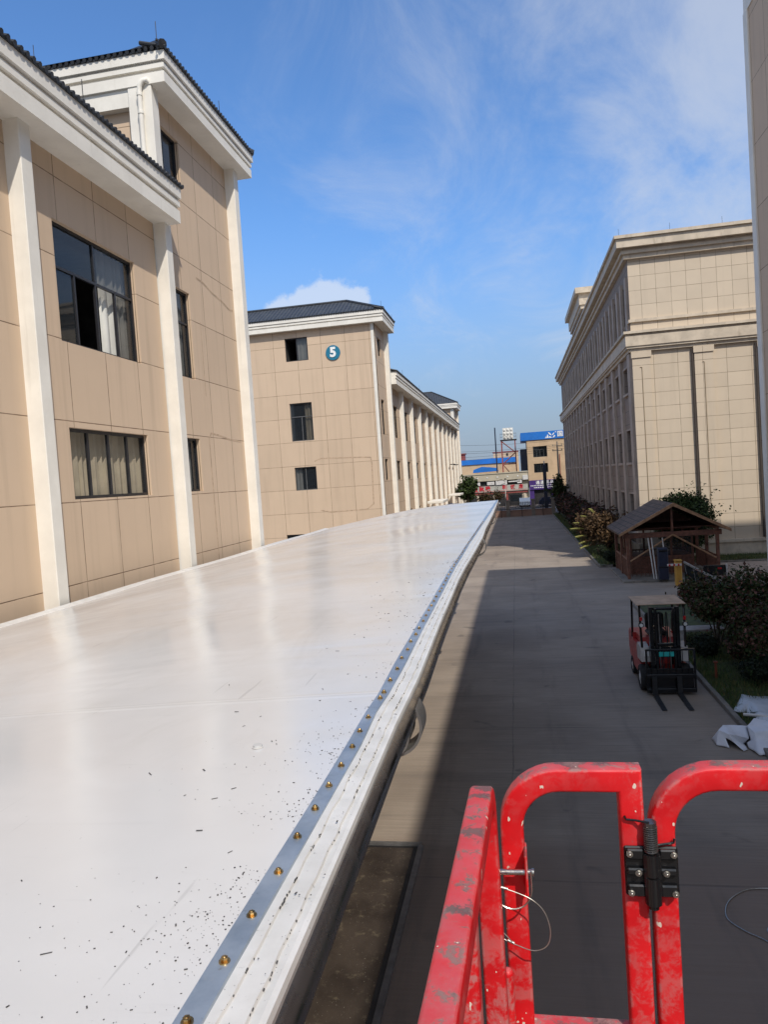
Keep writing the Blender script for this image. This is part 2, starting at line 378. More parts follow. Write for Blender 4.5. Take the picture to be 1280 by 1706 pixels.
M['plywood'] = plain('plywood', (.46, .32, .21), .7, var=.2, vs=3, dirt=((.25, .16, .10), .4))
M['cyan'] = plain('cyan_label', (.03, .62, .58), .5, var=.08)
M['lens'] = plain('lamp_lens', (.75, .74, .70), .12, var=.1, spec=.7)
M['lens_red'] = plain('red_lens', (.5, .02, .02), .25, var=.1)
M['tarp'] = plain('grey_white_tarp', (.55, .58, .61), .42, var=.12, vs=2.4, dirt=((.34, .35, .36), .4))
M['tarp_pale'] = plain('white_tarp', (.66, .675, .72), .40, var=.08, vs=2.4, dirt=((.42, .43, .44), .3))
M['blue_band'] = plain('blue_sheet', (.012, .15, .52), .5, var=.12, vs=.5)
M['sign_white'] = plain('white_lettering', (.82, .82, .80), .5, var=.03)
M['sign_red'] = plain('red_lettering', (.55, .015, .03), .5, var=.05)
M['sign_pale'] = plain('pale_sign_board', (.42, .41, .36), .5, var=.15, vs=1)
M['sign_purple'] = plain('purple_sign_board', (.055, .022, .16), .5, var=.15, vs=1)
M['sign_teal'] = plain('teal_disc', (.012, .17, .28), .45, var=.06)
M['peach'] = plain('peach_render', (.56, .40, .25), .8, var=.12, vs=.6, dirt=((.40, .28, .17), .5))
M['beige'] = plain('beige_render', (.46, .41, .31), .8, var=.12, vs=.6)
M['rust'] = plain('red_oxide_steel', (.26, .06, .05), .6, var=.2)
M['tank'] = plain('tank_panel', (.66, .64, .58), .45, var=.08)
M['dark_inside'] = plain('shop_dark', (.018, .017, .018), .6, var=.4, vs=1.5)
M['pinkwall'] = plain('low_pink_wall', (.27, .17, .13), .85, var=.2, vs=.8)
M['pier'] = plain('stone_pier', (.22, .19, .16), .85, var=.2, vs=2)
M['bark'] = plain('bark', (.10, .075, .055), .9, var=.35, vs=8, bump=.4, bs=20)
M['car_white'] = plain('car_white', (.74, .74, .73), .25, var=.04)
M['cable'] = plain('black_cable', (.02, .02, .02), .6, var=.1)
M['lawn_post'] = plain('rusty_orange_post', (.20, .05, .02), .6, var=.2, vs=10)
def leafmat(name, col, var=.4):
    b = NB(name); v = b.pos()
    c = b.mix(b.ramp(b.noise(v, 9, 4, .7), .3, .7), c4(col, 1-var), c4(col, 1+var))
    b.p.inputs['Subsurface Weight'].default_value = 0
    return b.fin(c, .6, spec=.15)
M['leaf_green'] = leafmat('deep_green_leaf', (.026, .046, .014))
M['leaf_green2'] = leafmat('mid_green_leaf', (.048, .074, .021))
M['leaf_purple'] = leafmat('purple_leaf', (.075, .034, .028))
M['leaf_purple2'] = leafmat('rosy_leaf', (.17, .085, .065))
M['leaf_olive'] = leafmat('olive_leaf', (.050, .046, .018))
M['leaf_brown'] = leafmat('brown_leaf', (.12, .072, .036))
M['leaf_brown2'] = leafmat('dull_brown_leaf', (.060, .038, .022))
M['leaf_yellow'] = leafmat('yellow_green_frond', (.28, .27, .08), .2)
M['leaf_black'] = leafmat('blackish_clipped_leaf', (.018, .024, .014))

# ------------------------------------------------------------------ mesh helpers
class MB:
    def __init__(self): self.v = []; self.f = []; self.mi = []; self.cur = 0
    def add(self, vs, fs):
        o = len(self.v); self.v += [tuple(p) for p in vs]
        for f in fs: self.f.append(tuple(i+o for i in f)); self.mi.append(self.cur)
        return self
    def box(self, x0, x1, y0, y1, z0, z1):
        if x0 > x1: x0, x1 = x1, x0
        if y0 > y1: y0, y1 = y1, y0
        if z0 > z1: z0, z1 = z1, z0
        return self.add([(x0, y0, z0), (x1, y0, z0), (x1, y1, z0), (x0, y1, z0), (x0, y0, z1), (x1, y0, z1), (x1, y1, z1), (x0, y1, z1)],
                 [(0, 3, 2, 1), (4, 5, 6, 7), (0, 1, 5, 4), (1, 2, 6, 5), (2, 3, 7, 6), (3, 0, 4, 7)])
    def cbox(self, x0, x1, y0, y1, z0, z1, c):
        """box with chamfered edges"""
        xs, ys, zs = sorted((x0, x1)), sorted((y0, y1)), sorted((z0, z1))
        c = min(c, (xs[1]-xs[0])*.45, (ys[1]-ys[0])*.45, (zs[1]-zs[0])*.45)
        V = []; idx = {}
        for i in (0, 1):
            for j in (0, 1):
                for k in (0, 1):
                    sx, sy, sz = (1 if i == 0 else -1), (1 if j == 0 else -1), (1 if k == 0 else -1)
                    for a in range(3):
                        p = [xs[i]+sx*c, ys[j]+sy*c, zs[k]+sz*c]
                        p[a] = (xs[i], ys[j], zs[k])[a]
                        idx[(i, j, k, a)] = len(V); V.append(tuple(p))
        Fs = []
        for i in (0, 1): Fs.append([idx[(i, j, k, 0)] for j, k in ((0, 0), (1, 0), (1, 1), (0, 1))])
        for j in (0, 1): Fs.append([idx[(i, j, k, 1)] for i, k in ((0, 0), (1, 0), (1, 1), (0, 1))])
        for k in (0, 1): Fs.append([idx[(i, j, k, 2)] for i, j in ((0, 0), (1, 0), (1, 1), (0, 1))])
        for a, b in ((0, 1), (0, 2), (1, 2)):
            cax = 3-a-b
            for s in (0, 1):
                for t in (0, 1):
                    def key(u, w):
                        q = [0, 0, 0]; q[a] = s; q[b] = t; q[cax] = u; return (*q, w)
                    Fs.append([idx[key(0, a)], idx[key(1, a)], idx[key(1, b)], idx[key(0, b)]])
        for i in (0, 1):
            for j in (0, 1):
                for k in (0, 1): Fs.append([idx[(i, j, k, 0)], idx[(i, j, k, 1)], idx[(i, j, k, 2)]])
        return self.add(V, Fs)
    def quad(self, a, b, c, d): return self.add([a, b, c, d], [(0, 1, 2, 3)])
    def cyl(self, p0, p1, r0, r1=None, n=12, caps=True):
        r1 = r0 if r1 is None else r1
        p0 = Vector(p0); p1 = Vector(p1); t = (p1-p0).normalized()
        a = t.orthogonal().normalized(); b = t.cross(a)
        V = []
        for p, r in ((p0, r0), (p1, r1)):
            for i in range(n):
                q = 2*math.pi*i/n; V.append(p+a*(r*math.cos(q))+b*(r*math.sin(q)))
        Fs = [(i, (i+1) % n, n+(i+1) % n, n+i) for i in range(n)]
        if caps: Fs += [tuple(range(n-1, -1, -1)), tuple(range(n, 2*n))]
        return self.add(V, Fs)
    def tube(self, pts, r, n=8, closed=False):
        pts = [Vector(p) for p in pts]; m = len(pts); V = []
        t0 = (pts[1]-pts[0]).normalized(); a = t0.orthogonal().normalized()
        for i in range(m):
            if closed: t = (pts[(i+1) % m]-pts[i-1]).normalized()
            else: t = (pts[min(i+1, m-1)]-pts[max(i-1, 0)]).normalized()
            a = (a-t*a.dot(t)).normalized(); b = t.cross(a)
            rr = r[i] if isinstance(r, (list, tuple)) else r
            for k in range(n):
                q = 2*math.pi*k/n; V.append(pts[i]+a*(rr*math.cos(q))+b*(rr*math.sin(q)))
        Fs = []
        for i in range(m if closed else m-1):
            j = (i+1) % m
            for k in range(n): Fs.append((i*n+k, i*n+(k+1) % n, j*n+(k+1) % n, j*n+k))
        if not closed: Fs += [tuple(range(n-1, -1, -1)), tuple(range((m-1)*n, m*n))]
        return self.add(V, Fs)
    def sweep(self, pts, nrm, prof, caps=True):
        """profile (a along side, b along the plane normal) swept along a planar path, mitred"""
        pts = [Vector(p) for p in pts]; n = Vector(nrm).normalized(); m = len(pts); k = len(prof); V = []
        for i in range(m):
            ta = (pts[i]-pts[i-1]).normalized() if i else None
            tb = (pts[i+1]-pts[i]).normalized() if i < m-1 else None
            if ta is None: t, sc = tb, 1
            elif tb is None: t, sc = ta, 1
            else:
                t = (ta+tb).normalized(); sc = 1/max(.3, t.dot(ta))
            s = n.cross(t)
            for (a, b) in prof: V.append(pts[i]+s*(a*sc)+n*b)
        Fs = []
        for i in range(m-1):
            for q in range(k): Fs.append((i*k+q, i*k+(q+1) % k, (i+1)*k+(q+1) % k, (i+1)*k+q))
        if caps: Fs += [tuple(range(k-1, -1, -1)), tuple(range((m-1)*k, m*k))]
        return self.add(V, Fs)
    def prism(self, poly, h0, h1, axis='z'):
        """extrude a 2-D outline; axis 'x' outline is (y,z), 'y' outline is (x,z), 'z' outline is (x,y)"""
        def P(p, h): return {'x': (h, p[0], p[1]), 'y': (p[0], h, p[1]), 'z': (p[0], p[1], h)}[axis]
        n = len(poly); V = [P(p, h0) for p in poly]+[P(p, h1) for p in poly]
        return self.add(V, [tuple(range(n-1, -1, -1)), tuple(range(n, 2*n))]+[(i, (i+1) % n, n+(i+1) % n, n+i) for i in range(n)])
    def sphere(self, c, rx, ry, rz, nu=14, nv=9):
        V = []
        for j in range(nv+1):
            ph = math.pi*j/nv
            for i in range(nu):
                th = 2*math.pi*i/nu; V.append((c[0]+rx*math.sin(ph)*math.cos(th), c[1]+ry*math.sin(ph)*math.sin(th), c[2]+rz*math.cos(ph)))
        return self.add(V, [(j*nu+i, j*nu+(i+1) % nu, (j+1)*nu+(i+1) % nu, (j+1)*nu+i) for j in range(nv) for i in range(nu)])
    def build(self, name, mat, parent=None, smooth=False, ofs=None):
        me = bpy.data.meshes.new(name)
        o = Vector((0, 0, 0))
        q = parent
        while q is not None: o = o+q.location; q = q.parent
        if ofs is not None: o = Vector(ofs)
        me.from_pydata([(x-o.x, y-o.y, z-o.z) for x, y, z in self.v], [], self.f)
        mats = mat if isinstance(mat, (list, tuple)) else [mat]
        for m in mats: me.materials.append(m)
        if len(mats) > 1: me.polygons.foreach_set('material_index', self.mi)
        if smooth:
            me.polygons.foreach_set('use_smooth', [True]*len(me.polygons))
            try: me.set_sharp_from_angle(angle=R(42))
            except Exception: pass
        me.update()
        ob = bpy.data.objects.new(name, me); COL.objects.link(ob)
        if parent is not None: ob.parent = parent
        elif ofs is not None: ob.location = ofs
        return ob
def thing(name, loc, label, cat, group=None):
    o = bpy.data.objects.new(name, None); COL.objects.link(o); o.location = loc; o.empty_display_size = .2
    return tag(o, label, cat, group)
def tag(o, label, cat, group=None):
    o['label'] = label; o['category'] = cat
    if group: o['group'] = group
    return o
def struct(o, kind='structure'):
    o['kind'] = kind; return o
def copy_tree(o, loc=None, label=None, parent=None, dloc=None):
    c = o.copy(); COL.objects.link(c)
    if parent is not None: c.parent = parent
    if loc is not None: c.location = loc
    if label: c['label'] = label
    for ch in list(o.children): copy_tree(ch, parent=c)
    return c
def arc(cx, cz, r, a0, a1, n):
    return [(cx+r*math.cos(R(a0+(a1-a0)*i/n)), cz+r*math.sin(R(a0+(a1-a0)*i/n))) for i in range(n+1)]
def rsq(w, h, r, n=3):
    """rounded rectangle profile"""
    P = []
    for (sx, sy, a0) in ((1, 1, 0), (-1, 1, 90), (-1, -1, 180), (1, -1, 270)):
        for i in range(n+1):
            a = R(a0+90*i/n); P.append((sx*(w/2-r)+r*math.cos(a), sy*(h/2-r)+r*math.sin(a)))
    return P
def text_mesh(txt, size, mat, name, parent, m4, thick=.02, bold=0.0):
    """letters as a mesh; m4 maps the letters' plane into the parent's space"""
    cu_ = bpy.data.curves.new(name, 'FONT'); cu_.body = txt; cu_.size = size; cu_.align_x = 'CENTER'; cu_.align_y = 'CENTER'
    cu_.extrude = thick; cu_.offset = bold; cu_.resolution_u = 3
    to = bpy.data.objects.new(name, cu_); COL.objects.link(to)
    dg = bpy.context.evaluated_depsgraph_get(); me = bpy.data.meshes.new_from_object(to.evaluated_get(dg))
    bpy.data.objects.remove(to); bpy.data.curves.remove(cu_)
    me.transform(m4); me.materials.clear(); me.materials.append(mat); me.name = name
    ob = bpy.data.objects.new(name, me); COL.objects.link(ob); ob.parent = parent
    return ob
FACE_S = Matrix(((1, 0, 0, 0), (0, 0, -1, 0), (0, 1, 0, 0), (0, 0, 0, 1)))   # letters facing -Y
def T(x, y, z): return Matrix.Translation((x, y, z))

# wall frames: u along the wall, z up, w outwards
def wf(face, plane):
    return {'+x': lambda u, z, w: (plane+w, u, z), '-x': lambda u, z, w: (plane-w, u, z),
            '-y': lambda u, z, w: (u, plane-w, z), '+y': lambda u, z, w: (u, plane+w, z)}[face]
def fbox(mb, f, u0, u1, z0, z1, w0, w1):
    a = f(u0, z0, w0); b = f(u1, z1, w1); mb.box(a[0], b[0], a[1], b[1], a[2], b[2])
def wall_holes(mb, f, u0, u1, z0, z1, holes, depth=.16):
    us = sorted({u0, u1, *[h[0] for h in holes], *[h[1] for h in holes]}); zs = sorted({z0, z1, *[h[2] for h in holes], *[h[3] for h in holes]})
    for a, b in zip(us, us[1:]):
        for c, d in zip(zs, zs[1:]):
            um, zm = (a+b)/2, (c+d)/2
            if any(h[0] < um < h[1] and h[2] < zm < h[3] for h in holes): continue
            mb.quad(f(a, c, 0), f(b, c, 0), f(b, d, 0), f(a, d, 0))
    for (a, b, c, d) in holes:
        mb.quad(f(a, c, 0), f(a, d, 0), f(a, d, -depth), f(a, c, -depth)); mb.quad(f(b, c, 0), f(b, c, -depth), f(b, d, -depth), f(b, d, 0))
        mb.quad(f(a, d, 0), f(b, d, 0), f(b, d, -depth), f(a, d, -depth)); mb.quad(f(a, c, 0), f(a, c, -depth), f(b, c, -depth), f(b, c, 0))
def window(par, f, u0, u1, z0, z1, cols=2, transom=None, depth=.16, curtain=None, room=True, fw=.05, fm=None, slats=(), label=None, gl='glass', open_cols=(), curt_at=(0, 1), detail=True):
    """window > frame is the part itself; pane, curtain, interior are sub-parts"""
    m = MB(); w0, w1 = -depth+.01, -depth+.07
    fbox(m, f, u0, u1, z0, z0+fw, w0, w1); fbox(m, f, u0, u1, z1-fw, z1, w0, w1)
    fbox(m, f, u0, u0+fw, z0+fw, z1-fw, w0, w1); fbox(m, f, u1-fw, u1, z0+fw, z1-fw, w0, w1)
    zt = z1-fw
    if transom: fbox(m, f, u0+fw, u1-fw, transom-fw*.5, transom+fw*.5, w0, w1-.004); zt = transom-fw*.5
    for i in range(1, cols):
        uu = u0+(u1-u0)*i/cols
        fbox(m, f, uu-fw*.5, uu+fw*.5, z0+fw, zt, w0+.002, w1-.008)
    for (uu, za, zb) in slats: fbox(m, f, uu-fw*.45, uu+fw*.45, za, zb, w0, w1-.006)
    win = m.build('window', fm or M['frame'], par)
    if label: win['label'] = label
    if not detail: 
        p = MB(); p.quad(f(u0, z0, -depth+.03), f(u1, z0, -depth+.03), f(u1, z1, -depth+.03), f(u0, z1, -depth+.03)); p.build('pane', M['glass_far'], win)
        return win
    p = MB(); wg = -depth+.035
    for i in range(cols):
        if i in open_cols: continue
        a = u0+(u1-u0)*i/cols; b = u0+(u1-u0)*(i+1)/cols
        p.quad(f(a, z0, wg), f(b, z0, wg), f(b, zt, wg), f(a, zt, wg))
    if transom: p.quad(f(u0, transom, wg), f(u1, transom, wg), f(u1, z1, wg), f(u0, z1, wg))
    p.build('pane', M[gl], win)
    if curtain:
        c = MB(); span = u1-u0; a = u0+span*curt_at[0]; b = u0+span*curt_at[1]; n = max(8, int((b-a)/.035))
        V = []
        for i in range(n+1):
            u = a+(b-a)*i/n; w = -depth-.10+.030*math.sin(i*1.05+math.sin(i*.31)*1.3)+.010*math.sin(i*2.7)
            V += [f(u, z0-.02, w), f(u, z1-.01, w*1.0)]
        c.add(V, [(2*i, 2*i+2, 2*i+3, 2*i+1) for i in range(n)])
        c.build('curtain', M[curtain], win, smooth=True)
    if room:
        r = MB(); d0, d1 = -depth-.001, -depth-2.6
        r.quad(f(u0, z0, d0), f(u0, z0, d1), f(u0, z1, d1), f(u0, z1, d0)); r.quad(f(u1, z0, d0), f(u1, z1, d0), f(u1, z1, d1), f(u1, z0, d1))
        r.quad(f(u0, z0, d0), f(u1, z0, d0), f(u1, z0, d1), f(u0, z0, d1)); r.quad(f(u0, z1, d0), f(u0, z1, d1), f(u1, z1, d1), f(u1, z1, d0))
        r.quad(f(u0, z0, d1), f(u1, z0, d1), f(u1, z1, d1), f(u0, z1, d1))
        r.build('interior', M['room'], win)
    return win

def cornice(mb, x_in, x_out, y0, y1, z0, z1):
    """moulded eave: three stepped fascias on a flat soffit slab, round a rectangle whose +X side overhangs"""
    h = z1-z0; d = x_out-x_in
    return h, d

# ------------------------------------------------------------------ ground
g = MB()
N_ = 24
g.quad((-600, -400, -.03), (600, -400, -.03), (600, 900, -.03), (-600, 900, -.03))
struct(g.build('ground', M['soil']))
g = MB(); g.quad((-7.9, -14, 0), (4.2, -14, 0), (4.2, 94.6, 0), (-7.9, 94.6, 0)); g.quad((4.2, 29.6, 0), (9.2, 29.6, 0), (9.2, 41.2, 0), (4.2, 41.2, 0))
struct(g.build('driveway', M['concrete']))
g = MB(); g.box(9.2, 40, 26, 41.0, -.02, .03); struct(g.build('plaza', M['paving']))
g = MB(); g.quad((-200, 96.5, .004), (200, 96.5, .004), (200, 116, .004), (-200, 116, .004)); struct(g.build('street', M['asphalt']))
g = MB(); g.box(-200, 200, 116, 121, -.02, .14); struct(g.build('street_pavement', M['paving']))
def lawn(x0, x1, y0, y1):
    m = MB(); n = max(2, int((x1-x0)/.5)); k = max(2, int((y1-y0)/.5)); V = []
    for j in range(k+1):
        for i in range(n+1):
            e = min(1, i*.5)
            V.append((x0+(x1-x0)*i/n, y0+(y1-y0)*j/k, .09+e*.07*(math.sin(i*1.7+j*.9)*.5+.6)+e*random.uniform(-.015, .015)))
    m.add(V, [(j*(n+1)+i, j*(n+1)+i+1, (j+1)*(n+1)+i+1, (j+1)*(n+1)+i) for j in range(k) for i in range(n)])
    return struct(m.build('lawn', M['turf'], smooth=True))
lawn(4.3, 7.8, 3, 29.4); lawn(4.3, 6.8, 41.5, 93); lawn(9.0, 30, 41.15, 43.45)
k = MB()
def kerb_run(y0, y1, x=4.2):
    y = y0
    while y < y1-.05:
        e = min(y+.98, y1); k.cbox(x, x+.11, y+.006, e-.006, -.02, .115+random.uniform(-.006, .006), .015); y += .99
kerb_run(3, 29.5); kerb_run(42.2, 93)
for i in range(8):
    a0, a1 = R(180+90*i/8), R(180+90*(i+1)/8)
for i in range(9, 40): k.cbox(i*.9, i*.9+.89, 41.0, 41.12, -.02, .12, .015)
for i in range(5): k.cbox(4.30+i*.8, 4.30+i*.8+.79, 29.42, 29.53, -.02, .115, .015)
for i in range(6):
    a0, a1 = R(180+15*i), R(180+15*(i+1)); c0 = (4.95, 42.2); r0, r1 = .75, .64
    q = [(c0[0]+r*math.cos(a), c0[1]+r*math.sin(a)) for r, a in ((r0, a0), (r0, a1), (r1, a1), (r1, a0))]
    k.prism(q, -.02, .11, 'z')
struct(k.build('kerb', M['kerb']))
def grass(x0, x1, y0, y1, n, hmax):
    mb = MB(); X = rng.uniform(x0, x1, n); Y = rng.uniform(y0, y1, n)
    for x, y in zip(X, Y):
        h = random.uniform(.05, hmax); a = random.uniform(0, 6.28); w = random.uniform(.006, .016); l = random.uniform(-.05, .05)
        dx, dy = w*math.cos(a), w*math.sin(a); mb.cur = 1 if random.random() < .28 else 0
        mb.add([(x-dx, y-dy, .10), (x+dx, y+dy, .10), (x+l, y+l*.6, .12+h)], [(0, 1, 2)])
    o = mb.build('grass', [M['blade'], M['blade_dry']]); struct(o, 'stuff')
    tag(o, 'rough short grass growing along the lawn strips', 'grass')
def grass_all():
    mb = MB()
    for (x0, x1, y0, y1, n, hm) in ((4.32, 6.2, 13, 24, 15000, .13), (4.32, 6.5, 41.6, 62, 9000, .22), (9.1, 14, 41.2, 43.4, 4500, .20), (4.32, 5.0, 62, 92, 2500, .3)):
        X = rng.uniform(x0, x1, n); Y = rng.uniform(y0, y1, n)
        for x, y in zip(X, Y):
            h = random.uniform(.04, hm); a = random.uniform(0, 6.28); w = random.uniform(.005, .014); l = random.uniform(-.05, .05)
            dx, dy = w*math.cos(a), w*math.sin(a); mb.cur = 1 if random.random() < .25 else 0
            mb.add([(x-dx, y-dy, .10), (x+dx, y+dy, .10), (x+l, y+l*.6, .12+h)], [(0, 1, 2)])
    o = mb.build('grass', [M['blade'], M['blade_dry']]); struct(o, 'stuff'); tag(o, 'rough short grass growing on the lawn strips', 'grass')
grass_all()

# ------------------------------------------------------------------ tan factory buildings
WX = -7.75
def eave(par, y0, y1, xi, xo, zs, zt, front=None, back=None, depth_x=None, tiles=True, name='cornice'):
    """stepped white eave along +X side from y0 to y1; front: overhang round the -Y end; back: round the +Y end"""
    m = MB()
    xb = xi-depth_x if depth_x else xi-1.2
    H = zt-zs
    steps = [(0.00, .36, 0.00), (.36, .47, -.055), (.47, .62, .015), (.62, .70, -.02), (.70, 1.0, .055)]
    for a, b, d in steps:
        m.box(xb, xo+d, y0-(d if front else 0), y1+(d if back else 0), zs+H*a+(.0015 if a else 0), zs+H*b)
    o = m.build(name, M['white'], par)
    if tiles:
        t = MB(); yy = y0-.06
        x = xo+.055
        while yy < y1+.06:
            t.cyl((x-.55, yy, zt+.22), (x+.06, yy, zt+.04), .046, n=8); yy += .15
        t.box(x-.5, x+.03, y0-.05, y1+.05, zt+.002, zt+.05)
        if front:
            xx = x-.1
            while xx > x-9:
                t.cyl((xx, y0+.5, zt+.22), (xx, y0-.11, zt+.04), .046, n=8); xx -= .15
            t.box(xb, x-.5, y0-.075, y0+.4, zt+.002, zt+.05)
        t.build('eave_tiles', M['tile'], par, smooth=True)
    return o
def hip(par, x0, x1, y0, y1, z0, rise, ridge_axis):
    m = MB()
    if ridge_axis == 'x':
        h = (y1-y0)/2; yc = (y0+y1)/2; a = (x0+h*1.1, yc, z0+rise); b = (x1-h*1.25, yc, z0+rise)
    else:
        h = (x1-x0)/2; xc = (x0+x1)/2; a = (xc, y0+h*.9, z0+rise); b = (xc, y1-h*.9, z0+rise)
    V = [(x0, y0, z0), (x1, y0, z0), (x1, y1, z0), (x0, y1, z0), a, b]
    if ridge_axis == 'x': Fs = [(0, 1, 5, 4), (1, 2, 5), (2, 3, 4, 5), (3, 0, 4)]
    else: Fs = [(0, 1, 4), (1, 2, 5, 4), (2, 3, 5), (3, 0, 4, 5)]
    m.add(V, Fs+[(3, 2, 1, 0)])
    o = m.build('roof', M['tile_roof'], par)
    r = MB()
    edges = [(a, b)]+([((x1, y0, z0), b), ((x1, y1, z0), b), ((x0, y0, z0), a), ((x0, y1, z0), a)] if ridge_axis == 'x' else [((x0, y0, z0), a), ((x1, y0, z0), a), ((x1, y1, z0), b), ((x0, y1, z0), b)])
    for p, q in edges: r.cyl(p, q, .10, n=8)
    r.build('ridge_tiles', M['tile'], o, smooth=True)
    return o
def column(par, y0, y1, z1, d=.28, z0=0.0, x=WX):
    m = MB(); m.cbox(x-.05, x+d, y0, y1, z0, z1, .012); return m.build('column', M['white'], par)
def rods(par, pts):
    for p in pts:
        m = MB(); m.cyl(p, (p[0], p[1], p[2]+.42), .008, n=5); m.cyl(p, (p[0], p[1], p[2]+.04), .03, n=6); m.build('lightning_rod', M['black_rough'], par)

UP = (8.37, 10.52); LOW = (5.55, 6.84)
def low_bay(par, f, c0, detail, curtain_low=None, special=False):
    u0, u1 = c0+1.11, c0+3.93
    if special:
        window(par, f, u0, u1, *UP, cols=4, transom=9.72, curtain='curtain_pale', curt_at=(.62, .99), slats=(((u0+u1)/2, 9.72, 10.5),), gl='glass', open_cols=(1, 2), label='large four light window with two sashes slid open and pale curtain')
        window(par, f, u0, u1, *LOW, cols=4, curtain='curtain', gl='glass_clear', label='low wide window with closed cream curtains', fw=.06)
    else:
        window(par, f, u0, u1, *UP, cols=4, transom=9.72, detail=detail, curtain='curtain_pale' if detail else None, curt_at=(.05, .5), slats=(((u0+u1)/2, 9.72, 10.5),))
        window(par, f, u0, u1, *LOW, cols=4, detail=detail, curtain=curtain_low if detail else None, gl='glass_clear' if detail else 'glass')
def bay_holes(c0): return [(c0+1.11, c0+3.93, *UP), (c0+1.11, c0+3.93, *LOW)]
B1 = thing('factory_building', (WX, 10, 0), 'nearest tan clad factory building with white columns and stepped white eaves on the left', 'building')
f1 = wf('+x', WX)
cols1 = [1.07, 5.92, 10.77, 15.70]
m = MB(); wall_holes(m, f1, -6, 15.72, 0, 11.9, [h for c in (1.07, 5.92, 10.77) for h in bay_holes(c)])
m.quad((WX-12, -6, 0), (WX, -6, 0), (WX, -6, 11.9), (WX-12, -6, 11.9))
m.build('wall', M['tan_side'], B1)
for c in (1.07, 5.92): low_bay(B1, f1, c, True, 'curtain')
low_bay(B1, f1, 10.77, True, special=True)
for c in cols1[:3]: column(B1, c, c+.29, 11.7)
column(B1, 15.76, 16.06, 11.7)
eave(B1, -6, 15.97, WX, -7.18, 11.68, 12.46)
m = MB(); m.add([(-7.2, -6, 12.5), (-7.2, 15.9, 12.5), (-13, 15.9, 15.2), (-13, -6, 15.2), (-19, -6, 12.5), (-19, 15.9, 12.5)], [(0, 1, 2, 3), (3, 2, 5, 4), (0, 3, 4), (1, 5, 2)])
m.build('roof', M['tile_roof'], B1)
# tower bay
tw = [(16.10, 17.42, 13.13, 14.24), (16.10, 17.40, 8.36, 10.50), (16.10, 17.36, 5.57, 6.88)]
m = MB(); wall_holes(m, f1, 16.03, 20.75, 0, 14.9, tw); m.build('tower_wall', M['tan_side'], B1)
m = MB(); m.quad((-20, 15.98, 0), (-8.12, 15.98, 0), (-8.12, 15.98, 14.9), (-20, 15.98, 14.9)); m.quad((-20, 20.74, 0), (WX, 20.74, 0), (WX, 20.74, 14.9), (-20, 20.74, 14.9))
m.build('tower_end_wall', M['tan_gable'], B1)
m = MB(); m.cbox(-8.12, -7.55, 15.76, 16.08, 11.72, 14.80, .01); m.box(-20, -8.122, 15.80, 16.02, 14.36, 14.80); m.build('corner_pilaster', M['white'], B1)
for i, (a, b, c, d) in enumerate(tw):
    window(B1, f1, a, b, c, d, cols=2, transom=9.72 if i == 1 else None, curtain='curtain_pale' if i else None, curt_at=(.35, .98))
column(B1, 20.44, 20.77, 14.80)
eave(B1, 15.74, 21.25, WX, -7.20, 14.76, 15.42, front=True, back=True, depth_x=12)
hip(B1, -19.9, -7.12, 15.62, 21.3, 15.5, 1.5, 'x')
m = MB()
px_, py_ = -7.80, 15.69
m.tube([(px_+.20, py_+.10, 14.80), (px_+.17, py_+.02, 14.84), (px_+.09, py_, 14.82), (px_+.02, py_, 14.72), (px_, py_, 14.60), (px_, py_, 12.4)], .058, 10)
for zz in (14.1, 14.5): m.cyl((px_, py_, zz), (px_, py_, zz+.07), .070, n=10)
m.build('drain_pipe', M['white'], B1, smooth=True)
rods(B1, [(-7.2, 2.4+3.3*i, 12.6) for i in range(4)]+[(-7.2, 15.5, 15.5), (-7.2, 19, 15.5), (-10.2, 15.5, 15.5)])
m = MB(); m.cyl((WX-.01, 11.33, 3.93), (WX+.012, 11.33, 3.93), .035, n=12); m.build('weep_hole', M['black_rough'], B1)
# chased and patched conduit scars on the tower wall
def scar(par, f, pts, w, mat):
    m = MB(); P = [f(u, z, .004) for u, z in pts]
    for a, b in zip(P, P[1:]):
        A, B = Vector(a), Vector(b); n = Vector(f(0, 0, 1))-Vector(f(0, 0, 0)); s = (B-A).normalized().cross(n)*w
        m.quad(A-s, B-s, B+s, A+s)
    return m.build('patched_scar', mat, par)
M['scar'] = plain('patched_render', (.49, .355, .245), .9, var=.25, vs=9)
scar(B1, f1, [(17.9, 11.02), (18.3, 11.0), (18.9, 10.86), (19.5, 10.8), (20.0, 10.68), (20.3, 10.70)], .025, M['scar'])
scar(B1, f1, [(17.95, 9.9), (17.95, 8.0)], .012, M['scar'])
scar(B1, f1, [(18.0, 3.6), (17.95, 6.9), (18.1, 7.06), (18.7, 7.02), (19.3, 6.95), (20.2, 6.92)], .022, M['scar'])

# second building of the same kind, its numbered gable facing the camera
GY = 43.3
B2 = thing('factory_building', (WX, GY, 0), 'long tan factory building further along on the left whose gable wears a round number sign', 'building')
f2 = wf('+x', WX); fg = wf('-y', GY)
gh = [(-13.35, -11.93, 13.15, 14.55), (-13.33, -11.93, 8.30, 10.61), (-13.30, -11.93, 5.29, 6.70), (-14.1, -12.6, 1.2, 2.60)]
m = MB(); wall_holes(m, fg, -20, -7.97, 0, 15.0, gh); m.build('gable_wall', M['tan_gable'], B2)
m = MB(); m.box(-7.985, -7.80, GY-.03, GY+.25, 0, 14.95); m.build('corner_strip', M['white'], B2)
window(B2, fg, *gh[0], cols=2, open_cols=(0,), fm=M['frame'], curtain='curtain_pale', curt_at=(.5, .97))
window(B2, fg, *gh[1], cols=2, transom=9.78, fm=M['frame_grey'], curtain='curtain', curt_at=(.62, .98)); window(B2, fg, *gh[2], cols=2, gl='glass', fm=M['frame_grey'], curtain='curtain_pale', curt_at=(.02, .3)); window(B2, fg, *gh[3], cols=2)
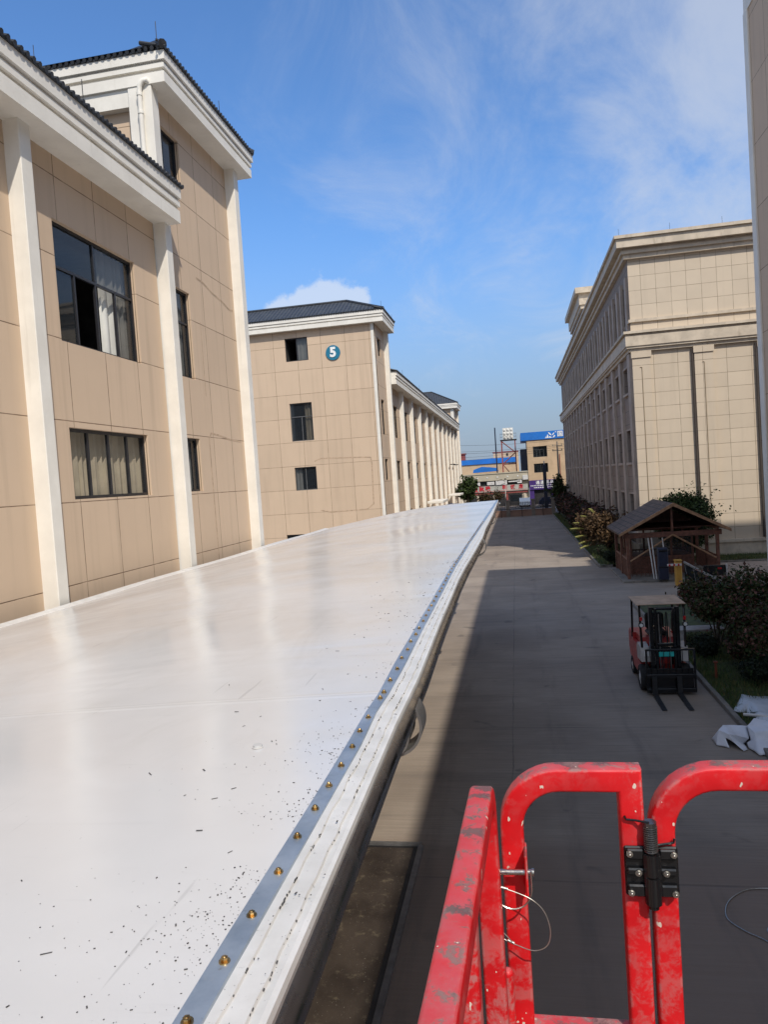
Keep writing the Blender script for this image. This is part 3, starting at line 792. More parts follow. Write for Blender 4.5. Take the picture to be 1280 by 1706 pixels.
tw2 = [(44.0, 45.05, 13.13, 14.24), (44.0, 45.05, 8.36, 10.50), (44.0, 45.05, 5.57, 6.88)]
m = MB(); wall_holes(m, f2, GY+.0, 46.6, 0, 15.0, tw2); m.build('tower_wall', M['tan_side'], B2)
for q in tw2: window(B2, f2, *q, cols=2)
column(B2, 46.25, 46.62, 14.95)
eave(B2, GY-.35, 47.0, WX, -7.15, 14.95, 15.6, front=True, back=True, depth_x=12.8)
hip(B2, -20.2, -7.08, GY-.42, 47.05, 15.66, 1.15, 'x')
Y0 = 46.62; PB = 4.85; NBAY = 11
holes = []
for i in range(NBAY):
    c = Y0+i*PB-.3
    holes += [(c+1.3, c+3.75, *UP), (c+1.3, c+3.75, *LOW)]
    if i in (3, 7): holes.append((c+.75, c+4.0, 0.02, 3.05))
    else: holes.append((c+1.5, c+3.4, 2.35, 3.35))
m = MB(); wall_holes(m, f2, 46.6, Y0+NBAY*PB, 0, 11.9, holes); m.build('wall', M['tan_side'], B2)
for (a, b, c, d) in holes:
    if d < 3.2 and c < 1: 
        m = MB(); fbox(m, f2, a, b, c, d, -.155, -.12); m.build('doorway', M['dark_inside'], B2)
        m = MB(); m.cbox(WX+.39, WX+1.7, a-.9, b+.9, 3.38, 3.58, .02); m.build('entrance_canopy', M['white'], B2)
    else: window(B2, f2, a, b, c, d, cols=2, transom=9.72 if d > 10 else None, detail=a < 62, curtain='curtain' if d < 7 and d > 6 and a < 55 else None)
for i in range(1, NBAY+1): column(B2, Y0+i*PB-.3, Y0+i*PB+.06, 11.7)
eave(B2, 46.66, Y0+NBAY*PB+.2, WX, -7.15, 11.68, 12.46)
m = MB(); y1_ = Y0+NBAY*PB
m.add([(-7.15, 46.7, 12.5), (-7.15, y1_, 12.5), (-13, y1_, 15.0), (-13, 46.7, 15.0), (-19, 46.7, 12.5), (-19, y1_, 12.5)], [(0, 1, 2, 3), (3, 2, 5, 4), (1, 5, 2)]); m.build('roof', M['tile_roof'], B2)
m = MB(); m.quad((WX, y1_, 0), (WX, y1_+5, 0), (WX, y1_+5, 14.9), (WX, y1_, 14.9)); m.quad((-20, y1_, 11), (WX-.35, y1_, 11), (WX-.35, y1_, 14.9), (-20, y1_, 14.9)); m.build('far_tower_wall', M['tan_gable'], B2)
m = MB(); m.box(WX-.4, WX+.02, y1_-.12, y1_+.1, 11.5, 14.9); m.build('corner_pilaster', M['white'], B2)
column(B2, y1_+4.6, y1_+5, 14.9)
eave(B2, y1_-.45, y1_+5.4, WX, -7.2, 14.76, 15.42, front=True, back=True, depth_x=10, tiles=False)
hip(B2, -19.9, -7.1, y1_-.5, y1_+5.5, 15.45, 2.0, 'x')
for i, yb in ((8, Y0+8*PB), (9, Y0+9*PB)):   # air-conditioner shelves on the far columns
    m = MB(); m.box(WX+.39, WX+.9, yb-.7, yb+.7, 6.9, 6.98); m.build('balcony_shelf', M['black_rough'], B2)
rods(B2, [(-7.2, 50+9*i, 12.6) for i in range(5)]+[(-7.2, 43.0, 15.7), (-9, 43.0, 15.7), (-7.2, 46.8, 15.7)])
scar(B2, fg, [(-12.0, 7.0), (-11.6, 7.15), (-9.1, 7.05), (-8.5, 7.0), (-8.45, 6.6), (-8.5, 4.2), (-8.9, 3.9), (-11.2, 3.85), (-11.8, 4.0)], .035, M['scar'])
sg = thing('number_sign', (-10.36, GY-.01, 13.43), 'round teal disc with a white numeral 5 high on the gable', 'sign')
m = MB(); m.cyl((-10.36, GY-.002, 13.43), (-10.36, GY-.06, 13.43), .445, n=40); m.build('disc', M['sign_teal'], sg, smooth=True)
text_mesh('5', .78, M['sign_white'], 'numeral', sg, T(0, -.065, .0) @ FACE_S, .012, .035)

# ------------------------------------------------------------------ stone office block on the right
RX, RY, REND = 6.85, 43.5, 103.6
RB = thing('stone_building', (RX, RY, 0), 'tall cream stone clad office block with heavy cornices and rows of windows on the right', 'building')
fs = wf('-x', RX); ff = wf('-y', RY)
m = MB(); NWB = 16
bays = [45.8+3.58*i for i in range(NWB)]
rows = [(9.70, 11.15), (5.64, 7.52), (1.5, 3.75)]
sh = [(b-.85, b+.85, *r) for b in bays for r in rows]
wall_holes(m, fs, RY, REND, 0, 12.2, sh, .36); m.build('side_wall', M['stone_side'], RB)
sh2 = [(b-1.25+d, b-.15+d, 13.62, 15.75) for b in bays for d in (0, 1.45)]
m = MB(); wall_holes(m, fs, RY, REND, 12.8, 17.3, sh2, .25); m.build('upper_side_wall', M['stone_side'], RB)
for i, q in enumerate(sh): window(RB, fs, *q, cols=1, depth=.36, detail=False, fm=M['frame_grey'])
m_ = MB(); p_ = MB()
for (a, b, c, d) in sh2:
    fbox(m_, fs, a, b, c, c+.05, -.24, -.18); fbox(m_, fs, a, b, d-.05, d, -.24, -.18); fbox(m_, fs, a, a+.05, c+.05, d-.05, -.24, -.18); fbox(m_, fs, b-.05, b, c+.05, d-.05, -.24, -.18)
    p_.quad(fs(a, c, -.21), fs(b, c, -.21), fs(b, d, -.21), fs(a, d, -.21))
m = m_.build('window_band', M['frame_grey'], RB); p_.build('pane', M['glass_far'], m)
# piers, sills and lintels between the windows of the side
m = MB()
for b in bays+[bays[-1]+3.58]:
    fbox(m, fs, b-1.79-.42, b-1.79+.42, .9, 11.75, .0, .16)
for b in bays:
    for r in rows:
        fbox(m, fs, b-.98, b+.98, r[0]-.14, r[0]-.002, .0, .13)
        fbox(m, fs, b-1.0, b-.86, r[0], r[1], .0, .07); fbox(m, fs, b+.86, b+1.0, r[0], r[1], .0, .07)
        fbox(m, fs, b-1.0, b+1.0, r[1]+.002, r[1]+.1, .0, .07)
    fbox(m, fs, b-.16, b+.31, 12.82, 16.1, .0, .14); fbox(m, fs, b-1.9, b-1.28, 12.82, 16.1, .0, .10)
m.build('pier', M['stone_pier'], RB)
m = MB(); m.quad((RX, RY, 0.85), (30, RY, .85), (30, RY, 12.2), (RX, RY, 12.2)); m.build('front_wall', M['stone'], RB)
m = MB(); m.quad((RX, RY+.02, 12.7), (30, RY+.02, 12.7), (30, RY+.02, 17.3), (RX, RY+.02, 17.3)); m.build('upper_front_wall', M['stone_upper'], RB)
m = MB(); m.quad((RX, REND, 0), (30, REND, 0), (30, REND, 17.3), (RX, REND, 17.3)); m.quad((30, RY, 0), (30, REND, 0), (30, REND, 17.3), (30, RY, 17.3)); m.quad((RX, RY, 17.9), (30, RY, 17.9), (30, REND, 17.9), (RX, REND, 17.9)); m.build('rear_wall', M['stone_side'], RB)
def band(m, prof):
    """L-shaped moulding round the front and the street side; prof: (z0,z1,out)"""
    for (z0, z1, o) in prof:
        m.box(RX-o, 30.5, RY-o, REND+o, z0+.001, z1)
m = MB(); band(m, ((16.95, 17.2, .22), (17.2, 17.38, .36), (17.38, 17.50, .28), (17.50, 17.98, .62), (17.98, 18.15, .74)))
m.build('cornice', M['stone_trim'], RB)
m = MB(); band(m, ((11.80, 11.98, .18), (11.98, 12.10, .30), (12.10, 12.66, .36), (12.66, 12.78, .30), (12.78, 12.92, .46)))
m.build('belt_course', M['stone_trim'], RB)
m = MB(); m.box(RX-.10, 30.1, RY-.10, RY+.4, 13.46, 13.62); m.box(RX-.12, 30.1, RY-.05, RY+.3, 12.93, 13.0); m.build('string_course', M['stone_trim'], RB)
m = MB(); m.box(RX-.12, 30.2, RY-.12, RY+.1, 0, .84); m.box(RX-.20, 30.2, RY-.20, RY+.1, .842, 1.0); m.box(RX-.12, RX+.1, RY-.1, REND, 0, .84); m.build('plinth', M['stone_trim'], RB)
for i in range(8):
    x0 = RX-.02+i*3.30+(0 if i else 0)
    m = MB(); m.box(x0, x0+.98, RY-.14, RY+.02, 1.002, 11.45); m.box(x0-.05, x0+1.03, RY-.2, RY+.02, 11.452, 11.80)
    m.build('pilaster', M['stone'], RB)
    if i:
        m = MB(); m.cyl((x0-.1, RY-.09, 1.05), (x0-.1, RY-.09, 11.7), .065, n=8); m.build('drain_pipe', M['wood_red'] if False else plain('brown_pipe', (.06, .045, .036), .6), RB, smooth=True)
    m = MB(); m.cyl((x0+.5, RY-.15, 1.1), (x0+.5, RY-.15, 10.9), .018, n=6); m.tube([(x0+.5, RY-.15, 10.9), (x0+.45, RY-.15, 10.92), (x0+.40, RY-.15, 10.9)], .018, 6); m.build('conduit', plain('tan_conduit', (.24, .18, .11), .6), RB)
m = MB(); m.box(8.3, 20, 84, 99, 17.92, 23.2); m.build('roof_tower_wall', M['stone_side'], RB)
m = MB()
for z0, z1, o in ((22.9, 23.3, .2), (23.3, 24.5, .35), (24.5, 25.1, .75)): m.box(8.3-o, 20+o, 84-o, 99+o, z0+.002, z1)
m.build('roof_tower_cornice', M['stone_trim'], RB)
rods(RB, [(6.4+2.7*i, RY-.5, 18.15) for i in range(5)]+[(6.2, RY+8*i, 18.15) for i in range(1, 8)])

# nearest building on the right, only its far corner in view, its shadow over the drive
NX, NY, NZ = 8.2, 26.3, 21.0
B4 = thing('factory_building', (NX, NY, 0), 'tall tan building with a pale grey corner column at the right picture edge', 'building')
fn = wf('-x', NX)
nh = [(c, c+2.8, z, z+2.0) for c in (-7.5, -2.6, 2.3, 7.2, 12.1, 17.0) for z in (5.2, 9.0, 13.0, 17.0)]
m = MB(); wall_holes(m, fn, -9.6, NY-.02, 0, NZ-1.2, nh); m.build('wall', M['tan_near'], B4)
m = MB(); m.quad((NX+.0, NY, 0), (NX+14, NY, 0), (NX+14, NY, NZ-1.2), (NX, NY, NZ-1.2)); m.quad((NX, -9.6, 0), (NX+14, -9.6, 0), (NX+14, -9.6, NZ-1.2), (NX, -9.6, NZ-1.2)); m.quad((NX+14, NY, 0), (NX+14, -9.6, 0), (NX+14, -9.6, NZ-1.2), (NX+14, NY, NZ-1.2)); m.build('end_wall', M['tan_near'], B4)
for q in nh: window(B4, fn, *q, cols=3, detail=False)
m = MB(); m.cbox(NX-.05, NX+.42, NY-.34, NY+.06, 0, NZ-1.15, .012); m.build('corner_column', M['white'], B4)
for c in (-5.0, 0.0, 4.95, 9.85, 14.75):
    m = MB(); m.cbox(NX-.38, NX+.05, c-.17, c+.17, 0, NZ-1.15, .012); m.build('column', M['white'], B4)
m = MB(); m.box(NX-.03, NX+14.6, -9.7, NY+.03, NZ-1.2, NZ-.5); m.box(NX-.06, NX+14.6, -9.7, NY+.06, NZ-.498, NZ); m.build('parapet', M['white'], B4)
m = MB(); m.box(15.6, 32, 8, NY-.05, 0, 24.6); m.build('rear_wing', M['tan_near'], B4)

# ------------------------------------------------------------------ white membrane canopy beside the left building
def lerp(tab, y):
    for (a, va), (b, vb) in zip(tab, tab[1:]):
        if y <= b: return va+(vb-va)*max(0, (y-a))/(b-a)
    return tab[-1][1]
EDGE = [(-3, -.52), (1.2, -.525), (3.0, -.555), (3.7, -.55), (5.3, -.585), (7.2, -.655), (8.4, -.65), (10.5, -.60), (12.0, -.58), (14, -.625), (18.9, -.61), (24, -.67), (28.4, -.71)]
SR = [(-3, -.64), (2.7, -.64), (3.1, -.655), (3.35, -.645), (3.8, -.645), (5.3, -.672), (8.2, -.71), (10.9, -.72), (19, -.69), (28.4, -.70)]
SL = [(-3, -.70), (2.7, -.70), (3.1, -.705), (3.35, -.70), (3.8, -.71), (5.3, -.73), (8.2, -.765), (10.9, -.765), (19, -.765), (28.4, -.765)]
def calm(tab, k): return [(y, v+(k*((-.53-.0055*y)-v) if y > 5.5 else 0)) for y, v in tab]
EDGE = calm(EDGE, .5)
CL, YF0, YF1 = -7.36, -3.0, 28.35
def czed(x, y):
    t = (-.55-x)/(-.55-CL); t = max(0, min(1, t))
    z = 4.5-.70*t+.16*math.sin(math.pi*t)
    z += .012*math.sin(y*1.9+x*.7)*math.sin(math.pi*t)**.5*.8+.010*math.sin(y*.8-x*1.3)*t
    if y > 18: z += .02*math.sin((y-18)*2.2+x*.5)*min(1, (y-18)/6)*math.sin(math.pi*min(1, t+.05))
    return z
CN = thing('canopy', (-4, 12, 0), 'long white membrane canopy with a bolted blue grey steel bar along its edge', 'canopy')
m = MB(); nu, nv = 56, 190; V = []
for j in range(nv+1):
    y = YF0+(YF1-YF0)*j/nv; xe = lerp(SR, y)+.0
    for i in range(nu+1):
        s = (i/nu)**.8; x = CL+(xe-CL)*s
        V.append((x, y, czed(x, y)))
m.add(V, [(j*(nu+1)+i, j*(nu+1)+i+1, (j+1)*(nu+1)+i+1, (j+1)*(nu+1)+i) for j in range(nv) for i in range(nu)])
mem = m.build('membrane', M['membrane'], CN, smooth=True)
# edge flap: two cut plies and a rolled hem
m = MB(); rowsV = []; nv = 420
for j in range(nv+1):
    y = YF0+(YF1-YF0)*j/nv; a = lerp(SR, y); e = lerp(EDGE, y); wd = e-a
    j1 = .0025*math.sin(y*23)+.002*math.sin(y*57+1)+random.uniform(-.0012, .0012); j2 = .0025*math.sin(y*31+2)+random.uniform(-.0012, .0012)
    zz = czed(a, y)
    rowsV += [(a-.01, y, zz+.003), (a+wd*.22+j1, y, zz+.003), (a+wd*.24+j1, y, zz-.004), (a+wd*.66+j2, y, zz-.005), (a+wd*.68+j2, y, zz-.014), (a+wd*.86, y, zz-.012), (a+wd*.97, y, zz-.016), (e, y, zz-.032), (e-.004, y, zz-.052)]
k_ = 9; m.add(rowsV, [(j*k_+i, j*k_+i+1, (j+1)*k_+i+1, (j+1)*k_+i) for j in range(nv) for i in range(k_-1)])
m.build('edge_flap', M['edge'], CN)
m = MB()
for q in range(1, 3):   # crumbs of dirt caught along both cut lines
    for j in range(420):
        y = random.uniform(.9, 9)**1.0; a = lerp(SR, y); wd = lerp(EDGE, y)-a; fr = (.235, .672)[q-1]
        if math.sin(y*7+q*2)+math.sin(y*19+q) < -.2+random.uniform(-.6, .6): continue
        x = a+wd*fr+.0025*math.sin(y*(23, 31)[q-1]+(0, 2)[q-1])+random.gauss(0, .0016); s = random.uniform(.0006, .0016); zz = czed(a, y)+(.0022, -.008)[q-1]
        m.box(x-s, x+s, y-s*random.uniform(1, 3), y+s*random.uniform(1, 3), zz-.002, zz+s*.9)
struct(m.build('seam_dirt', M['grit'], CN), 'stuff')
m = MB(); Vv = []; nv = 240
for j in range(nv+1):
    y = YF0+(YF1-YF0-.3)*j/nv; a, b = lerp(SL, y), lerp(SR, y); z = czed((a+b)/2, y)+.009+.0015*math.sin(y*5)
    Vv += [(a, y, z-.007), (a+.002, y, z), (b-.002, y, z), (b, y, z-.007)]
m.add(Vv, [(j*4+i, j*4+i+1, (j+1)*4+i+1, (j+1)*4+i) for j in range(nv) for i in range(3)])
m.build('clamp_bar', M['galv'], CN)
bolt_y = [1.05, 1.24, 1.415, 1.58, 1.77, 1.96, 2.14, 2.31, 2.48, 2.66, 2.83, 3.0, 3.27, 3.36, 3.56, 3.77]
y = 3.97
while y < 16: bolt_y.append(y+random.uniform(-.03, .03)); y += .215
bm = None
for y in bolt_y[:80]:
    if bm is None:
        m = MB(); m.cyl((0, 0, 0), (0, 0, .003), .0125, n=18); m.cyl((0, 0, .003), (0, 0, .0105), .0078, n=6); m.sphere((0, 0, .0105), .005, .005, .0035, 8, 4)
        o = m.build('bolt', M['brass'], None, smooth=True); bm = o.data; o.parent = CN
    else:
        o = bpy.data.objects.new('bolt', bm); COL.objects.link(o); o.parent = CN
    x = (lerp(SL, y)+lerp(SR, y))/2+random.uniform(-.005, .005)
    o.location = Vector((x, y, czed(x, y)+.0095))-CN.location; o.rotation_euler = (random.uniform(-.06, .06), random.uniform(-.06, .06), random.uniform(0, 3))
# supporting tube, hoops, rafters, posts
m = MB(); pts = []
for j in range(60):
    y = YF0+(YF1-YF0)*j/59; pts.append((lerp(EDGE, y)-.052, y, 4.385))
m.tube(pts, .075, 18); m.build('edge_tube', M['steel_tube'], CN, smooth=True)
def hoop(y, r, L_, z=4.36, x_off=.105, th=.013):
    x = lerp(EDGE, y)-x_off; m = MB(); n = 48; V = []
    for (yy, rr) in ((y, r), (y+L_, r), (y+L_, r-th), (y, r-th)):
        for i in range(n):
            a = 2*math.pi*i/n; V.append((x+rr*math.cos(a), yy, z-.035+rr*math.sin(a)))
    m.add(V, [(q*n+i, q*n+(i+1) % n, ((q+1) % 4)*n+(i+1) % n, ((q+1) % 4)*n+i) for q in range(4) for i in range(n)])
    return m.build('hoop', M['steel_hoop'], CN, smooth=True)
hoop(3.40, .150, .17); hoop(3.30, .112, .22, 4.35, .115, .009); hoop(12.0, .155, .25); hoop(19.4, .155, .3); hoop(26, .155, .3)
for y in (0, 7, 14, 21, 28):
    m = MB(); P = []
    for i in range(13):
        x = CL+(-.62-CL)*i/12; P.append((x, y, czed(x, y)-.14))
    m.tube(P, .045, 8); m.build('rafter', M['steel_hoop'], CN, smooth=True)
    m = MB(); m.cbox(CL+.1, CL+.2, y-.05, y+.05, 0, czed(CL, y)-.1, .008); m.cbox(CL, CL+.3, y-.15, y+.15, 0.005, .02, .003); m.build('post', M['steel_hoop'], CN)
m = MB(); V = []
for j in range(60):
    y = YF0+(YF1-YF0-1)*j/59; z = czed(CL, y)
    V += [(CL-.02, y, z+.05), (CL+.03, y, z+.055), (CL+.19, y, z+.028), (CL+.21, y, z+.012)]
m.add(V, [(j*4+i, j*4+i+1, (j+1)*4+i+1, (j+1)*4+i) for j in range(59) for i in range(3)]); m.build('wall_flashing', M['edge'], CN)
m = MB(); m.tube([(lerp(SR, 28.2)+.06, 28.3, 4.36), (-2.5, 28.3, 4.42), (-5, 28.3, 4.1), (CL+.1, 28.3, 3.74)], .05, 8); m.build('end_tube', M['steel_tube'], CN, smooth=True)
# swarf lying on the membrane
m = MB()
def fleck(x, y, s, asp):
    a = random.uniform(0, 3.14); c, sn = math.cos(a), math.sin(a); z = czed(x, y)+.0012
    l, w = s*asp, s; h = s*.7
    V = [(x+c*u*l-sn*v*w, y+sn*u*l+c*v*w, z+t) for t in (0, h) for u, v in ((-1, -1), (1, -1), (1, 1), (-1, 1))]
    m.add(V, [(4, 5, 6, 7), (0, 1, 5, 4), (1, 2, 6, 5), (2, 3, 7, 6), (3, 0, 4, 7)])
for i in range(1500):
    y = random.choice((random.uniform(.9, 3.2), random.uniform(.9, 2.2), random.uniform(1.2, 9)))
    dx = random.expovariate(10)
    if random.random() < .25: dx = random.expovariate(4)
    clump = math.sin(y*5.3)+math.sin(y*11.7+1.3)
    if clump < random.uniform(-1.4, .9): continue
    x = lerp(SL, y)-.004-dx
    if random.random() < .10: x = lerp(SR, y)+random.uniform(.008, .10)
    if x < -2.2: continue
    fleck(x, y, (.00038+.0009*random.random()**2.6)*(1+.3*min(y, 6)), random.choice((1, 1, 1.2, 1.5, 2.4)))
for i in range(34):
    y = random.uniform(1.2, 9); x = -.8-abs(random.gauss(0, .45)); fleck(x, y, random.uniform(.0011, .0018), random.uniform(4, 9))
for (px, py) in ((-1.62, 1.50), (-1.52, 1.56), (-1.45, 1.50), (-1.86, 1.62), (-1.2, 2.5), (-1.35, 3.2), (-1.0, 2.02)): fleck(px, py, .0024, 4)
sw = m.build('metal_swarf', M['grit']); struct(sw, 'stuff'); tag(sw, 'dark drilling swarf scattered over the white canopy beside the bolted bar', 'swarf')
cp = thing('bottle_cap', (-1.07, 2.72, czed(-1.07, 2.72)), 'small milky plastic cap lying on the white canopy', 'cap')
m = MB(); z0 = czed(-1.07, 2.72)
m.cyl((-1.07, 2.72, z0+.001), (-1.07, 2.72, z0+.013), .019, .017, n=20); m.build('cap_top', M['plastic_clear'], cp, smooth=True)
m = MB(); n = 20
V = [(-1.07+r*math.cos(2*math.pi*i/n), 2.72+r*math.sin(2*math.pi*i/n), z0+h) for r, h in ((.021, .001), (.0225, .004), (.019, .005)) for i in range(n)]
m.add(V, [(q*n+i, q*n+(i+1) % n, (q+1)*n+(i+1) % n, (q+1)*n+i) for q in range(2) for i in range(n)]); m.build('cap_rim', M['off_white'], cp, smooth=True)

# ------------------------------------------------------------------ red work platform the picture is taken from
WP = thing('work_platform', (.4, .4, 0), 'scuffed red steel guard rail cage of the lift platform in the foreground', 'lift platform')
TUBE = rsq(.050, .050, .007)
def frame_yz(name, pts, x, prof=TUBE):
    m = MB(); m.sweep([(x(z, y) if callable(x) else x, y, z) for y, z in pts], (1, 0, 0), prof); return m.build(name, M['red'], WP, smooth=True)
def frame_xz(name, pts, y, prof=TUBE):
    m = MB(); m.sweep([(x, y, z) for x, z in pts], (0, 1, 0), prof); return m.build(name, M['red'], WP, smooth=True)
ZT = 4.845
a_ = arc(1.440, ZT+.004-.065, .065, 0, 90, 8)
pts = [(1.505, 3.7), (1.505, 4.5)]+a_+[(1.2, ZT+.004), (.6, ZT+.004), (-.5, ZT+.004)]
m = MB(); m.sweep([(-.104+.0335*(y-1.5)*(1 if z > 4.7 else 0), y, z) for y, z in pts], (1, 0, 0), rsq(.050, .046, .007)); m.build('side_rail', M['red'], WP, smooth=True)
for y in (1.13, .3):
    m = MB(); m.sweep([(-.118-.02*(1.5-y), y, ZT-.02), (-.135, y, 3.7)], (1, 0, 0), TUBE); m.build('post', M['red'], WP, smooth=True)
m = MB(); m.cyl((-.080, 1.545, 3.9), (-.080, 1.545, 4.425), .013, n=14); m.sphere((-.080, 1.545, 4.425), .013, .013, .013, 12, 8); m.build('drop_bar', M['red'], WP, smooth=True)
a_ = arc(.052, ZT-.115, .105, 180, 90, 9)
gp = [(-.056, 3.7), (-.054, 4.3)]+[(x, z) for x, z in a_]+[(.12, ZT-.01), (.199, ZT-.01), (.200, 4.72), (.200, 4.25), (.200, 3.7)]
m = MB(); m.sweep([(x, 1.6, z) for x, z in gp], (0, 1, 0), TUBE)
m.sweep([(-.03, 1.6, 4.262), (.18, 1.6, 4.262)], (0, 1, 0), rsq(.044, .044, .006)); m.build('gate_frame', M['red'], WP, smooth=True)
a_ = arc(.375, ZT-.12, .115, 180, 90, 9)
m = MB(); m.sweep([(x, 1.6, z) for x, z in [(.260, 3.7), (.260, 4.3)]+a_+[(.6, ZT-.005), (1.3, ZT-.005), (1.3, 3.7)]], (0, 1, 0), TUBE); m.build('front_rail', M['red'], WP, smooth=True)
m = MB(); m.sweep([(1.3, 1.6, ZT-.005), (1.3, .6, ZT-.005), (1.3, -.5, ZT-.005)], (1, 0, 0), TUBE); m.build('far_side_rail', M['red'], WP, smooth=True)
m = MB(); m.cbox(-.14, 1.33, -.6, 1.64, 3.62, 3.72, .01); m.build('floor', M['plate'], WP)
m = MB(); m.cbox(-.15, 1.34, -.6, 1.66, 3.722, 3.86, .004); 
m = MB()
for (x0, x1, y0, y1) in ((-.14, 1.33, 1.625, 1.640), (-.14, -.125, -.6, 1.62), (1.315, 1.33, -.6, 1.62)): m.box(x0, x1, y0, y1, 3.722, 3.88)
m.build('toe_board', M['red'], WP)
for s in (0, 1):
    m = MB()
    for i in range(3):
        z0 = .75+i*.95; y0, y1 = (-1.0, .8) if (i+s) % 2 else (.8, -1.0)
        m.tube([(.1+s*.9, y0, z0), (.1+s*.9, y1, z0+.95)], .045, 8)
    m.build('scissor_arm', M['red'], WP, smooth=True)
m = MB(); m.cbox(-.05, 1.2, -1.2, 1.0, .25, .72, .04); m.build('chassis', M['red'], WP)
for x in (-.05, 1.2):
    for y in (-.9, .7):
        m = MB(); m.cyl((x-.07, y, .22), (x+.07, y, .22), .22, n=20); m.build('wheel', M['rubber'], WP, smooth=True)
# hinge between gate and front rail
HY = 1.562
hg = MB(); hg.cyl((.232, HY, 4.583), (.2325, HY, 4.640), .0172, n=24); hg.cyl((.2325, HY, 4.6415), (.2325, HY, 4.6435), .0145, n=20); hg.cyl((.2325, HY, 4.645), (.232, HY, 4.690), .0172, n=24)
hg.cyl((.232, HY, 4.572), (.232, HY, 4.583), .011, n=16)
hgo = hg.build('hinge', M['black_metal'], WP, smooth=True)
for s, x0, x1 in ((-1, .178, .221), (1, .244, .286)):
    m = MB(); m.cbox(x0, x1, 1.567, 1.575, 4.594, 4.700, .003)
    for z0, z1 in ((4.596, 4.622), (4.642, 4.657), (4.676, 4.698)): m.cbox(x0+.004, x1-.004, 1.558, 1.567, z0, z1, .003)
    m.cbox((x1 if s < 0 else x0)-.006, (x1 if s < 0 else x0)+.006, 1.552, 1.57, 4.60, 4.69, .003)
    m.build('hinge_leaf', M['black_metal'], hgo)
    for bx, bz in (((x0+.010 if s < 0 else x1-.010), 4.606), ((x0+.026 if s < 0 else x1-.026), 4.649), ((x0+.010 if s < 0 else x1-.010), 4.689)):
        m = MB(); m.cyl((bx, 1.559, bz), (bx, 1.5555, bz), .0068, n=14); m.cyl((bx, 1.5555, bz), (bx, 1.551, bz), .0050, n=6); m.sphere((bx, 1.551, bz), .003, .002, .003, 8, 5); m.build('hinge_bolt', M['zinc'], hgo, smooth=True)
m = MB(); m.cyl((.232, HY, 4.69), (.232, HY, 4.752), .0075, n=14); m.cyl((.232, HY, 4.748), (.232, HY, 4.757), .0135, n=18)
P = []
for i in range(12*12+1):
    a = 2*math.pi*i/12; P.append((.232+.0132*math.cos(a), HY+.0132*math.sin(a), 4.692+.055*i/144))
m.tube(P, .0019, 6); m.build('hinge_spring', M['spring'], hgo, smooth=True)
m = MB(); m.tube([(.229, HY-.008, 4.758), (.205, HY+.006, 4.756), (.186, HY+.008, 4.757), (.183, HY+.008, 4.764)], .0026, 6); m.build('spring_leg', M['black_metal'], hgo, smooth=True)
m = MB(); m.tube([(.240, HY, 4.706), (.27, HY+.006, 4.708), (.279, HY+.006, 4.710), (.280, HY+.006, 4.718)], .0026, 6); m.build('spring_leg', M['black_metal'], hgo, smooth=True)
# latch: lugs, pin, bail and lanyard
lt = MB()
lt.cbox(-.094, -.088, 1.535, 1.60, 4.618, 4.672, .003); lt.cbox(-.030, -.024, 1.535, 1.60, 4.600, 4.690, .003)
lto = lt.build('latch', M['red'], WP)
m = MB(); m.cyl((-.104, 1.548, 4.647), (-.012, 1.548, 4.649), .0062, n=14); m.cyl((-.106, 1.548, 4.647), (-.1015, 1.548, 4.647), .0085, n=14); m.cyl((-.016, 1.548, 4.649), (-.011, 1.548, 4.649), .0078, n=14); m.build('latch_pin', M['zinc'], lto, smooth=True)
m = MB(); P = [(-.101, 1.540, 4.652)]+[(-.059-.042*math.cos(R(a)), 1.538-.004*math.sin(R(a)), 4.620-.045*math.sin(R(a))) for a in range(0, 181, 12)]+[(-.017, 1.540, 4.655)]
m.tube(P, .0019, 7); m.build('bail', M['zinc'], lto, smooth=True)
m = MB(); P = [(-.100, 1.540, 4.632), (-.108, 1.540, 4.627), (-.108, 1.538, 4.622), (-.095, 1.537, 4.622), (-.06, 1.535, 4.614), (-.02, 1.53, 4.600), (.005, 1.53, 4.575), (.016, 1.53, 4.535), (.008, 1.532, 4.500), (-.02, 1.54, 4.482), (-.055, 1.552, 4.484), (-.082, 1.558, 4.492), (-.092, 1.56, 4.50), (-.090, 1.558, 4.512), (-.078, 1.552, 4.505), (-.066, 1.55, 4.492)]
def smooth_pts(P, n=5):
    P = [Vector(p) for p in P]; out = []
    for i in range(len(P)-1):
        p0, p1, p2, p3 = P[max(i-1, 0)], P[i], P[i+1], P[min(i+2, len(P)-1)]
        for k in range(n):
            t = k/n; out.append(.5*((2*p1)+(p2-p0)*t+(2*p0-5*p1+4*p2-p3)*t*t+(3*p1-p0-3*p2+p3)*t*t*t))
    return out+[P[-1]]
m.tube(smooth_pts(P), .0011, 6); m.cyl((-.088, 1.5365, 4.622), (-.068, 1.536, 4.617), .0032, n=10); m.cyl((-.075, 1.553, 4.494), (-.062, 1.551, 4.489), .0032, n=10); m.build('lanyard', M['wire'], lto, smooth=True)

